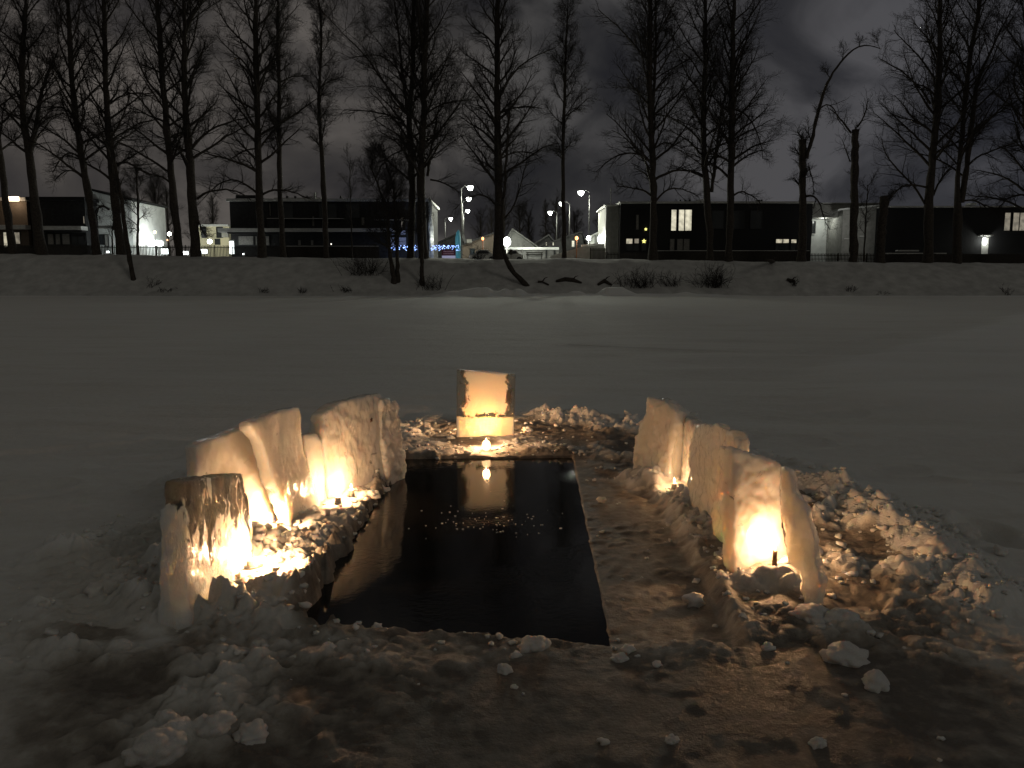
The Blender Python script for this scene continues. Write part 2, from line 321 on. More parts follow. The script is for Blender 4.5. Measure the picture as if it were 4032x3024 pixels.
# foot of the bank: low heaps of snow along the shore line
bx, by = X.ravel(), Y.ravel()
berm = np.exp(-((by-BANK_F-.4)/1.0)**2)*(.22+.6*sstep(.40, .66, fbm(bx*.22, by*.02, 7)))*sstep(-9, -3, bx)*(1-sstep(13, 25, bx))
H = H+berm+np.exp(-((by-BANK_F)/1.4)**2)*.12*fbm(bx*1.5, by*1.5, 17)
nx, ny = len(xs), len(ys)
I = np.arange(nx*ny).reshape(ny, nx)
Fq = np.stack([I[:-1, :-1], I[:-1, 1:], I[1:, 1:], I[1:, :-1]], -1).reshape(-1, 4)
me = np_mesh('frozen_river', np.stack([bx, by, H], -1), Fq)
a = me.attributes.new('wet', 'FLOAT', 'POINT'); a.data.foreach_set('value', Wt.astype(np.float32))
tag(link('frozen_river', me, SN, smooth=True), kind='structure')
def hz(x, y): return float(river(np.array([float(x)]), np.array([float(y)]))[0][0])

# water in the hole
wm = mat('black_water', (.010, .010, .009), .06, .5); b = wm.node_tree.nodes['Principled BSDF']; b.inputs['IOR'].default_value = 1.33
nt = wm.node_tree; tcn = N(nt, 'ShaderNodeTexCoord')
n1 = N(nt, 'ShaderNodeTexNoise', i_Scale=22, i_Detail=4, i_Roughness=.6); nt.links.new(tcn.outputs['Object'], n1.inputs['Vector'])
gr = N(nt, 'ShaderNodeTexNoise', i_Scale=1.7, i_Detail=3); nt.links.new(tcn.outputs['Object'], gr.inputs['Vector'])
rr = ramp(nt, [(.50, (0, 0, 0)), (.64, (1, 1, 1))]); nt.links.new(gr.outputs['Fac'], rr.inputs[0])
mu = N(nt, 'ShaderNodeMath', operation='MULTIPLY_ADD'); nt.links.new(rr.outputs[0], mu.inputs[0]); mu.inputs[1].default_value = .6; mu.inputs[2].default_value = .10
bu = N(nt, 'ShaderNodeBump', i_Distance=.004); nt.links.new(mu.outputs[0], bu.inputs['Strength']); nt.links.new(n1.outputs['Fac'], bu.inputs['Height']); nt.links.new(bu.outputs[0], b.inputs['Normal'])
mb = MB(); hx = [p[0] for p in HOLE]; hy = [p[1] for p in HOLE]
mb.add([(min(hx)-.3, min(hy)-.3, WATER), (max(hx)+.15, min(hy)-.3, WATER), (max(hx)+.15, max(hy)+.3, WATER), (min(hx)-.3, max(hy)+.3, WATER)], [(0, 1, 2, 3)])
tag(mb.build('water', wm), kind='structure')

# ------------------------------------------------------------------ far bank and land behind it
def bankz(x, y):
    crest = 3.72-.009*x+.25*(fbm(x*.12, y*.0+1, 61)-.5)
    t = sstep(BANK_F-.6, BANK_F+9.5, y); z = -.5+(crest+.5)*(.25*np.clip((y-BANK_F+.6)/10.1, 0, 1)+.75*t)
    z = z+.35*(fbm(x*.28, y*.1, 65)-.45)*sstep(BANK_F-.9, BANK_F+1, y)*(1-t)+.6*(fbm(x*.35, y*.35, 62)-.5)*t*(1-sstep(BANK_F+8, BANK_F+11, y))+.12*(fbm(x*1.6, y*1.6, 63)-.5)*(1-sstep(BANK_F+9, BANK_F+12, y))
    return z-.15*sstep(BANK_F+11, BANK_F+14, y)
bxs = np.array([-400, -250, -150, -90]+axis([(-60, 62, 380)])+[62, 95, 150, 250, 400])
bys = np.array(axis([(BANK_F-1, BANK_F+14, 60), (BANK_F+14, 130, 12)])+[130, 180, 260, 400, 700, 1500])
X, Y = np.meshgrid(bxs, bys); I = np.arange(X.size).reshape(X.shape)
Fq = np.stack([I[:-1, :-1], I[:-1, 1:], I[1:, 1:], I[1:, :-1]], -1).reshape(-1, 4)
tag(link('river_bank', np_mesh('river_bank', np.stack([X.ravel(), Y.ravel(), bankz(X.ravel(), Y.ravel())], -1), Fq), banksnow, smooth=True), kind='structure')
def bz(x, y): return float(bankz(np.array([float(x)]), np.array([float(y)]))[0])

# ------------------------------------------------------------------ ice slabs
def slab(label, pts, A, B, crop, thick=.1, lean=0, m=None, rough=.012, back=1, vox=.012, group='ice slabs standing round the hole', bottom=.1):
    """outline seen in the photograph, set up on the ice where its foot stands, with its own thickness"""
    cv = lambda p: (crop[0]+p[0]*crop[2], crop[1]+p[1]*crop[2])
    a = G(*cv(A)); b = G(*cv(B)); d = (b-a); d[2] = 0; d /= np.linalg.norm(d)
    n = np.array([d[1], -d[0], 0])
    if n[1] < 0 or (abs(n[1]) < .25 and n[0]*a[0] < 0): n = -n          # away from the camera
    th = R(lean); up = np.array([0, 0, 1.])*math.cos(th)+n*math.sin(th); nn = n*math.cos(th)-np.array([0, 0, 1.])*math.sin(th)
    o = np.array([0, 0, CAMZ]); poly = []
    for p in pts:
        r = ray(*cv(p)); k = np.dot(a-o, nn)/np.dot(r, nn); q = o+r*k
        if q[2] < .03: q = q-up*bottom
        poly.append(q)
    c = np.mean(poly, 0); c[2] = 0
    k = len(poly); V = [q-c for q in poly]+[q-c+nn*thick*back for q in poly]
    F_ = [tuple(range(k)), tuple(range(2*k-1, k-1, -1))]+[(i, i+k, (i+1) % k+k, (i+1) % k) for i in range(k)]
    me = bpy.data.meshes.new('ice_slab'); me.from_pydata([tuple(v) for v in V], [], F_); me.update()
    import bmesh
    bm = bmesh.new(); bm.from_mesh(me); bmesh.ops.recalc_face_normals(bm, faces=bm.faces); bmesh.ops.triangulate(bm, faces=bm.faces); bm.to_mesh(me); bm.free()
    ob = link('ice_slab', me, m or ICE, smooth=True); ob.location = tuple(c)
    rm = ob.modifiers.new('remesh', 'REMESH'); rm.mode = 'VOXEL'; rm.voxel_size = vox; rm.use_smooth_shade = True
    for s_, st in ((.34, rough*1.6), (.12, rough), (.04, rough*.5)):
        tx = bpy.data.textures.new('ice_noise', 'CLOUDS'); tx.noise_scale = s_; tx.noise_depth = 3
        dm = ob.modifiers.new('rough', 'DISPLACE'); dm.texture = tx; dm.texture_coords = 'GLOBAL'; dm.strength = st*2; dm.mid_level = .5
    slab.plane = (a, nn); return tag(ob, label, 'ice slab', group)
KL = (500, 1450, 1200/1731)      # enlarged view of the left row
KR = (2300, 1450, 1732/2212)     # enlarged view of the right row
KM = (1400, 1350, 1100/2212)     # enlarged view of the single slab
slab('nearest ice slab of the left row, thick stepped block with dark clear veins glowing at its far end',
     [(330, 800), (360, 770), (362, 640), (668, 590), (690, 700), (715, 860), (712, 1140), (560, 1270), (330, 1505)], (330, 1500), (712, 1140), KL, .13, 1, ICE_V, .016, bottom=.12)
slab('broad sloping-topped ice slab of the left row standing just behind the nearest block',
     [(390, 445), (470, 405), (560, 375), (700, 316), (800, 330), (850, 520), (890, 640), (930, 760), (960, 880), (760, 1010), (398, 900)], (560, 1010), (945, 880), KL, .10, 4, ICE, .009)
slab('tall smooth ice slab with a curved foot, third from the near end of the left row',
     [(698, 330), (700, 303), (870, 238), (985, 220), (992, 330), (1003, 430), (1040, 600), (1108, 770), (1050, 868), (955, 900), (885, 760), (835, 640), (798, 520), (765, 420)], (925, 940), (1110, 812), KL, .08, 4, ICE, .008)
slab('narrow pale ice slab leaning between the curved slab and the wide far slab of the left row',
     [(1005, 378), (1085, 372), (1112, 430), (1128, 600), (1142, 770), (1112, 800), (1050, 640), (1015, 480)], (1060, 800), (1142, 765), KL, .10, 3, ICE_S, .008)
wide = slab('wide ice slab with a small dark speck near its top, in the far part of the left row',
     [(1120, 262), (1200, 200), (1330, 165), (1440, 140), (1455, 165), (1478, 300), (1490, 500), (1505, 650), (1320, 700), (1155, 790), (1135, 560), (1112, 400)], (1150, 765), (1560, 600), KL, .12, 3, ICE, .012)
a_, n_ = slab.plane; r_ = ray(KL[0]+1382*KL[2], KL[1]+295*KL[2]); o_ = np.array([0, 0, CAMZ]); q_ = o_+r_*(np.dot(a_-o_, n_)/np.dot(r_, n_))-n_*.010
mb = MB()
for dx, dz in ((.018, .012), (-.016, .014), (.020, -.012), (-.012, -.016), (.002, .02)): mb.tube([q_, q_+np.array([dx*.3, dx*.9, dz])], [.008, .0025], 6)
mb.build('leaf_speck', mat('dark_leaf', (.05, .025, .015), .8), wide)


slab('ragged crusty ice slab ending the left row beside the dark water',
     [(1450, 182), (1475, 165), (1500, 190), (1535, 165), (1552, 215), (1550, 255), (1574, 305), (1568, 420), (1590, 560), (1588, 610), (1490, 650), (1455, 420)], (1480, 640), (1592, 590), KL, .12, 2, ICE_R, .03)
slab('farthest ice slab of the right row, tall with a pointed top and bulging side',
     [(238, 512), (250, 450), (262, 350), (285, 282), (312, 230), (325, 160), (365, 158), (405, 168), (462, 222), (455, 300), (440, 420), (428, 588), (290, 574)], (250, 535), (425, 590), KR, .15, 3, ICE_S, .022)
slab('low ice slab with a small snow-capped corner between the two tallest of the right row',
     [(405, 250), (440, 225), (490, 228), (562, 288), (560, 400), (552, 700), (430, 610), (412, 430)], (468, 572), (590, 668), KR, .12, 3, ICE, .024)
slab('broad rough ice slab in the middle of the right row with a rounded top corner',
     [(543, 305), (560, 290), (590, 280), (680, 290), (772, 352), (768, 430), (748, 905), (600, 790), (550, 700), (522, 560), (528, 420)], (522, 708), (728, 925), KR, .08, 5, ICE_S, .022)
slab('smooth upright ice slab lit through by the candle at its foot, second from the near end of the right row',
     [(742, 400), (790, 415), (870, 440), (990, 475), (1002, 640), (1030, 1000), (795, 1045), (748, 1010), (752, 600)], (770, 1040), (1018, 1000), KR, .10, 5, ICE, .014)
slab('thin ice slab with a sloping wet edge seen almost edge-on, nearest of the right row',
     [(990, 492), (1020, 510), (1060, 640), (1120, 722), (1155, 850), (1162, 960), (1190, 1060), (1172, 1200), (1125, 1190), (1060, 1040), (1012, 985), (985, 640)], (1045, 1150), (1172, 1200), KR, .06, 4, ICE_S, .022)
# the single clear slab at the head of the hole
def head_mask(nt, tcn, n, n2):
    L = nt.links.new; sp_ = N(nt, 'ShaderNodeSeparateXYZ'); L(tcn.outputs['Object'], sp_.inputs[0])
    def mth(op, a, b=None, c=None):
        m = N(nt, 'ShaderNodeMath', operation=op)
        for i, v in enumerate((a, b, c)):
            if v is None: continue
            if hasattr(v, 'links'): L(v, m.inputs[i])
            else: m.inputs[i].default_value = v
        return m.outputs[0]
    z = mth('ADD', sp_.outputs['Z'], mth('MULTIPLY', mth('SUBTRACT', n2.outputs['Fac'], .5), .09))
    wob = mth('MULTIPLY', mth('SUBTRACT', n.outputs['Fac'], .5), .36)
    ax = mth('ABSOLUTE', mth('ADD', mth('ADD', sp_.outputs['X'], -.015), wob))
    side = N(nt, 'ShaderNodeMapRange'); side.inputs['From Min'].default_value = .205; side.inputs['From Max'].default_value = .235; L(ax, side.inputs['Value'])
    zz = mth('ADD', z, mth('MULTIPLY', wob, .8))
    strip = mth('MULTIPLY', mth('GREATER_THAN', z, .20), mth('LESS_THAN', zz, .235))
    upper = mth('MULTIPLY', side.outputs[0], mth('GREATER_THAN', z, .20))
    return mth('MULTIPLY', mth('MAXIMUM', strip, upper), .93)
ICE_H = ice_mat('head_ice', .5, 1.3, mask_fn=head_mask, rough=.2, bump=.25)
slab('lone upright rectangular ice slab at the far end of the hole with a frosted patch inside clear ice',
     [(800, 212), (1265, 250), (1258, 500), (1250, 745), (797, 740), (800, 480)], (797, 740), (1250, 745), KM, .065, 1, ICE_H, .002, vox=.009, bottom=.06)

# ------------------------------------------------------------------ candles
WARM = (1, .55, .26)
wax = mat('wax', (.75, .68, .55), .5, .4); shadewax = mat('silhouette_wax', (.09, .055, .035), .6, .3, noise=(60, .6, 1.4))  # silhouette of the backlit stub is put into its dark wax colour
cup = mat('metal_cup', (.5, .48, .45), .35, .5, .9); wickm = mat('wick', (.02, .018, .015), .9)
flame = mat('flame', (1, .8, .5), emit=(1, .62, .28), estr=16)
def candle(label, x, y, z=None, h=.05, r=.02, power=2.2, tin=True, wm_=None, glow=None, up=.035):
    z0 = hz(x, y) if z is None else z
    e = empty('candle', (x, y, z0), label, 'candle', 'candles burning round the hole')
    if tin: MB().tube([(x, y, z0-.01), (x, y, z0+.016)], [r*1.12, r*1.2], 20).build('cup', cup, e, True)
    MB().tube([(x, y, z0-.005), (x, y, z0+h*.55), (x+.001, y, z0+h-.003), (x+.001, y, z0+h)], [r, r*.98, r*.97, r*.8], 20).build('wax', (shadewax if wm_ else wax), e, True)
    MB().tube([(x, y, z0+h-.002), (x+.001, y, z0+h+.01)], .0015, 6).build('wick', wickm, e)
    fz = z0+h+.006; k = r/.02
    MB().tube([(x, y, fz), (x, y, fz+.006), (x, y, fz+.014), (x, y, fz+.026), (x, y, fz+.038)], [.002*k, .006*k, .008*k, .005*k, .0008], 10).build('flame', flame, e, True)
    l = bpy.data.lights.new('flame_light', 'POINT'); l.energy = power*5.2; l.color = WARM; l.shadow_soft_size = .012
    lo = bpy.data.objects.new('flame_light', l); C.objects.link(lo); lo.parent = e; lo.location = (0, 0, h+up)
    return e
for (u, v, K, z, pw, kw, lb) in CAND:
    p = cs(u, v, K); candle(lb, p[0], p[1], z, power=pw, **kw)
# tea light at the head of the hole; emissive bowl added as its bloom
gx_, gy_ = cs(1035, 838, KM)[:2]; gz_ = -.012
e = empty('tea_light', (gx_, gy_, gz_), 'tea light with an added round glow at the water edge before the lone slab', 'candle', 'candles burning round the hole')
gm = mat('bloom_glow', (.9, .8, .6), .2, emit=(1, .60, .28), estr=4)
MB().tube([(gx_, gy_, gz_), (gx_, gy_, gz_+.012), (gx_, gy_, gz_+.04), (gx_, gy_, gz_+.07), (gx_, gy_, gz_+.085)], [.022, .036, .044, .036, .026], 24).build('bloom_bowl', gm, e, True)
MB().tube([(gx_, gy_, gz_+.086), (gx_, gy_, gz_+.095), (gx_, gy_, gz_+.115)], [.004, .007, .001], 10).build('flame', flame, e, True)
l = bpy.data.lights.new('flame_light', 'POINT'); l.energy = 12; l.color = WARM; l.shadow_soft_size = .03
lo = bpy.data.objects.new('flame_light', l); C.objects.link(lo); lo.parent = e; lo.location = (0, 0.02, .16)

# ------------------------------------------------------------------ loose lumps of snow and ice
rng = np.random.default_rng(5)
def ico(sub):
    import bmesh
    bm = bmesh.new(); bmesh.ops.create_icosphere(bm, subdivisions=sub, radius=1); bm.verts.ensure_lookup_table()
    V = np.array([v.co[:] for v in bm.verts]); F_ = np.array([[v.index for v in f.verts] for f in bm.faces]); bm.free(); return V, F_
IV3, IF3 = ico(4); IV1, IF1 = ico(2)
def lump_mesh(name, seed, V=IV3, F_=IF3, rough=.35, cr=.2):
    r = np.random.default_rng(seed); out = V.copy(); n = len(V)
    d = np.ones(n)
    for k in range(26):
        c = r.normal(size=3); c /= np.linalg.norm(c); d = np.maximum(d, 1+rough*(.4+.6*r.random())*np.sqrt(np.clip(1-(np.linalg.norm(V-c, axis=1)/.42)**2, 0, 1)))
    for k in range(60):
        c = r.normal(size=3); c /= np.linalg.norm(c); d = d+cr*.5*np.sqrt(np.clip(1-(np.linalg.norm(V-c, axis=1)/.2)**2, 0, 1))
    return np_mesh(name, V*d[:, None], F_)
LM = [lump_mesh('snow_lump', s) for s in range(6)]
def chunk_mesh(seed):
    import bmesh
    r = np.random.default_rng(seed+50); bm = bmesh.new()
    for k in range(16):
        v = r.normal(size=3); v /= np.linalg.norm(v); bm.verts.new(tuple(v))
    bmesh.ops.convex_hull(bm, input=bm.verts); bmesh.ops.bevel(bm, geom=bm.edges[:], offset=.05, segments=1, affect='EDGES')
    me = bpy.data.meshes.new('ice_chunk'); bm.to_mesh(me); bm.free(); return me
CM = [chunk_mesh(s) for s in range(5)]
for me in LM: me.materials.append(lumpsnow); me.polygons.foreach_set('use_smooth', np.ones(len(me.polygons), bool))
for me in CM: me.materials.append(ICE)
def put(kind, mesh, x, y, s, label, cat, group=None, z=None, flat=.6, sink=.42):
    o = bpy.data.objects.new(kind, mesh); C.objects.link(o)
    sx = s*rng.uniform(.85, 1.2); sy = s*rng.uniform(.8, 1.1)
    o.scale = (sx, sy, s*flat); o.rotation_euler = (rng.uniform(-.3, .3), rng.uniform(-.3, .3), rng.uniform(0, 6.28))
    o.location = (x, y, (hz(x, y) if z is None else z)+s*flat*(1-sink*2)*.6)
    return tag(o, label, cat, group)
for (u, v, s, lb) in [(700, 1345, .06, 'pointed snow lump on the near left corner of the hole'), (1150, 1395, .06, 'wide snow heap at the near edge of the hole'),
    (1210, 830, .0, '')]:
    if s: put('snow_lump', LM[int(u) % 6], *g2(u, v), s, lb, 'snow lump')
named = [(905, 1366, .040, 'tilted wedge of snow floating at the near edge of the dark water'), (780, 1195, .045, 'angular ice chunk at the left edge of the water'),
 (760, 1190, .035, 'small block leaning on the rubble beside the left water edge'), (1830, 1425, .075, 'large white snow lump on the slush right of the hole foreground'),
 (1890, 1480, .055, 'ragged snow lump just in front of the large white one at the right'), (1140, 930, .05, 'candle-lit snow clod right of the lone slab'),
 (975, 945, .035, 'round snow clod touching the left foot of the lone slab'), (340, 1650, .08, 'big crusty snow clod at the bottom edge left of centre'),
 (470, 1610, .05, 'crumbly clod low in the left foreground'), (545, 1600, .045, 'crumbly clod right beside another in the left foreground'),
 (2030, 1225, .09, 'tall peaked snow lump on the rim of the right rubble'), (1940, 1240, .08, 'peaked snow lump left of the tallest one on the right rim'),
 (2080, 1170, .07, 'lone snow lump beside a footprint on the smooth snow at the right'), (1760, 1340, .07, 'snow clod at the near foot of the edge-on slab'),
 (1820, 1355, .07, 'greyish snow clod right of the near foot of the edge-on slab'), (1740, 1090, .05, 'sunlit-looking clod behind the edge-on slab'),
 (1605, 1345, .025, 'small ice pebble on the ridge line right of the refrozen shelf'), (1505, 1240, .03, 'snow pebble on the brown refrozen shelf'),
 (1450, 1602, .02, 'tiny white snow clod low on the dark slush right of centre'), (1765, 1612, .025, 'tiny snow clod near the bottom right'),
 (1090, 1450, .03, 'white crumb among the foreground slush below the hole'), (1340, 1418, .03, 'snow crumb right of the heap at the near water edge'),
 (625, 1265, .05, 'glowing snow mound before the nearest left slab'), (805, 1072, .045, 'glowing snow mound by the wide far left slab')]
for i, (u, v, s, lb) in enumerate(named):
    if 'sunlit-looking' in lb: lb = 'orange-lit snow clod behind the edge-on slab of the right row'
    p = g2(u, v); z = WATER-.01 if 'floating' in lb else None
    ang = 'chunk' in lb or 'block' in lb or 'pebble' in lb
    put('ice_chunk' if ang else 'snow_lump', CM[i % 5] if ang else LM[i % 6], p[0], p[1], s, lb, 'ice chunk' if ang else 'snow lump', z=z, flat=.62)
# many crumbs nobody could count: one object
def crumbs(n, name, m):
    Vs = []; Fs = []; b0 = 0
    cx = rng.uniform(-2.9, 2.9, n*8); cy = rng.uniform(2.0, 9.6, n*8)
    e_ = np.hypot((cx-.05)/2.75, (cy-5.3)/4.4); hd = indist(cx, cy, HOLE); sd = indist(cx, cy, SHELF)
    left = (cx < -.55) & (cx > -1.75) & (cy > 3.6) & (cy < 7.5); row = (cx > 1.0) & (cx < 1.35) & (cy > 4) & (cy < 6.6)
    dr = segd(cx, cy, RIM_R)
    pr = .06+.25*sstep(.52, .66, fbm(cx*1.7, cy*1.7, 33, 3))+.22*left+.25*row+.6*(dr < .25)
    pr = pr*(.12+.88*sstep(3.1, 3.9, cy)); pr = np.where(sd < .03, .02, pr); ok = (e_ < 1.02) & (hd > .04) & (rng.random(n*8) < pr)
    idx = np.nonzero(ok)[0][:n]; cx = cx[idx]; cy = cy[idx]; h, _ = river(cx, cy); k = len(idx)
    s = rng.lognormal(math.log(.0095), .5, k); s = np.clip(s, .005, .045)
    var = []
    for q in range(8):
        r = np.random.default_rng(q+200); var.append(IV1*(1+.95*(r.random(len(IV1))-.4))[:, None])
    var = np.array(var); V = var[rng.integers(0, 8, k)]
    an = rng.uniform(0, 6.28, k); ca, sa = np.cos(an)[:, None], np.sin(an)[:, None]
    x = (V[:, :, 0]*ca-V[:, :, 1]*sa)*s[:, None]*rng.uniform(.8, 1.4, k)[:, None]; y = (V[:, :, 0]*sa+V[:, :, 1]*ca)*s[:, None]; z = V[:, :, 2]*s[:, None]*.75
    P = np.stack([x+cx[:, None], y+cy[:, None], z+(h+s*.35)[:, None]], -1)
    Fa = IF1[None]+(np.arange(k)*len(IV1))[:, None, None]
    return tag(link(name, np_mesh(name, P.reshape(-1, 3), Fa.reshape(-1, 3)), m, smooth=False), 'crumbs of snow and ice scattered round the hole', 'snow crumbs', kind='stuff')
crumbs(2600, 'snow_crumbs', lumpsnow)
# skin of broken ice on the water
mb = MB()
for k in range(70):
    u = rng.normal(1060, 75); v = rng.normal(1128, 16); p = g2(u, v, WATER); r = rng.uniform(.002, .012); q = rng.uniform(0, 6.28); n = 5
    mb.add([(p[0]+r*rng.uniform(.6, 1.3)*math.cos(q+6.28*j/n), p[1]+r*rng.uniform(.6, 1.3)*math.sin(q+6.28*j/n), WATER+.004) for j in range(n)]+[(p[0], p[1], WATER-.004)], [tuple(range(n))]+[((j+1) % n, j, n) for j in range(n)])
tag(mb.build('ice_flakes', ICE), 'thin flakes of ice floating in the middle of the dark water', 'ice flakes', kind='stuff')

exec_parts = []
# ------------------------------------------------------------------ bare trees
def nrm(a): return a/np.maximum(np.linalg.norm(a, axis=-1, keepdims=True), 1e-9)
def tubes(P, Rr, S_):
    Nn, K = P.shape[:2]; T = np.empty_like(P); T[:, 1:-1] = P[:, 2:]-P[:, :-2]; T[:, 0] = P[:, 1]-P[:, 0]; T[:, -1] = P[:, -1]-P[:, -2]; T = nrm(T)
    mt = nrm(P[:, -1]-P[:, 0]); ref = np.where(np.abs(mt[:, 2:3]) < .8, np.array([[0, 0, 1.]]), np.array([[0, 1., 0]]))
    A = nrm(np.cross(T, ref[:, None, :])); B = np.cross(T, A)
    q = np.arange(S_)*2*np.pi/S_
    V = P[:, :, None]+Rr[:, :, None, None]*(A[:, :, None]*np.cos(q)[None, None, :, None]+B[:, :, None]*np.sin(q)[None, None, :, None])
    I = np.arange(Nn*K*S_).reshape(Nn, K, S_); J = np.roll(I, -1, 2)
    Fq = np.stack([I[:, :-1], J[:, :-1], J[:, 1:], I[:, 1:]], -1).reshape(-1, 4)
    return V.reshape(-1, 3), Fq
def join(parts):
    Vs = []; Fs = []; b = 0
    for V, F_ in parts: Vs.append(V); Fs.append(F_+b); b += len(V)
    return np.concatenate(Vs), np.concatenate(Fs)
def grow(r, S0, D0, Ln, K, bend, jit):
    n = len(S0); P = np.empty((n, K, 3)); P[:, 0] = S0; D = nrm(D0); st = (Ln/(K-1))[:, None]
    for k in range(1, K):
        D = nrm(D+bend/(K-1)+r.normal(size=(n, 3))*jit); P[:, k] = P[:, k-1]+D*st
    return P
def sample(r, P, Rr, nch, lo, hi):
    n, K = P.shape[:2]; pi = np.repeat(np.arange(n), nch); t = np.tile(np.linspace(lo, hi, nch), n)+r.uniform(-.5, .5, n*nch)*(hi-lo)/nch
    t = np.clip(t, 0, .999)*(K-1); i = t.astype(int); f = (t-i)[:, None]
    pos = P[pi, i]*(1-f)+P[pi, i+1]*f; tan = nrm(P[pi, i+1]-P[pi, i]); rad = Rr[pi, i]*(1-f[:, 0])+Rr[pi, i+1]*f[:, 0]
    return pi, t/(K-1), pos, tan, rad
def side(r, tan, ang, flip=None):
    v = r.normal(size=tan.shape); v = nrm(v-tan*(v*tan).sum(-1, keepdims=True)); return tan*np.cos(ang)[:, None]+v*np.sin(ang)[:, None]
def curve_pts(pts, n):
    pts = np.array(pts); d = np.r_[0, np.cumsum(np.linalg.norm(np.diff(pts[:, :3], axis=0), axis=1))]; t = np.linspace(0, d[-1], n)
    out = np.stack([np.interp(t, d, pts[:, k]) for k in range(4)], 1)
    for _ in range(2): out[1:-1] = .25*out[:-2]+.5*out[1:-1]+.25*out[2:]
    return out
def twigs(r, limbs, dens=1.0, scale=1.0, up=.25):
    """limbs: list of (P, R) arrays with the same length; adds three finer orders"""
    parts = []
    P = np.concatenate([a for a, _ in limbs]); Rr = np.concatenate([b for _, b in limbs])
    LL = np.linalg.norm(np.diff(P, axis=1), axis=-1).sum(1)
    n2 = int(13*dens); pi, t, pos, tan, rad = sample(r, P, Rr, n2, .22, 1)
    ln = (LL[pi]*.30*(1-.45*t)+.5*scale)*r.uniform(.6, 1.25, len(pi))
    P2 = grow(r, pos, side(r, tan, r.uniform(.5, 1.05, len(pi))), ln, 6, np.array([0, 0, up]), .12); R2 = np.linspace(1, .35, 6)[None]*np.clip(rad*.5, .014, .05)[:, None]
    parts.append(tubes(P2, R2, 4))
    n3 = int(9*dens); pi, t, pos, tan, rad = sample(r, P2, R2, n3, .15, 1)
    ln = (ln[pi]*.36*(1-.3*t)+.22*scale)*r.uniform(.6, 1.3, len(pi))
    P3 = grow(r, pos, side(r, tan, r.uniform(.45, 1.0, len(pi))), ln, 4, np.array([0, 0, up*.6]), .14); R3 = np.linspace(1, .5, 4)[None]*np.full((len(pi), 1), .0095)
    parts.append(tubes(P3, R3, 3))
    pi, t, pos, tan, rad = sample(r, P3, R3, 3, .25, 1)
    ln = ln[pi]*.55*r.uniform(.6, 1.3, len(pi))
    P4 = grow(r, pos, side(r, tan, r.uniform(.4, .9, len(pi))), ln, 3, np.array([0, 0, 0]), .12)
    parts.append(tubes(P4, np.full((len(pi), 3), .0065), 3))
    return parts
def bank_hit(u, v):
    d = ray(u, v); Yh = np.linspace(77, 92, 600); Q = np.array([0, 0, CAMZ])+d[None]*(Yh/d[1])[:, None]; return float(Yh[int(np.argmax(Q[:, 2] <= bankz(Q[:, 0], Q[:, 1])))])
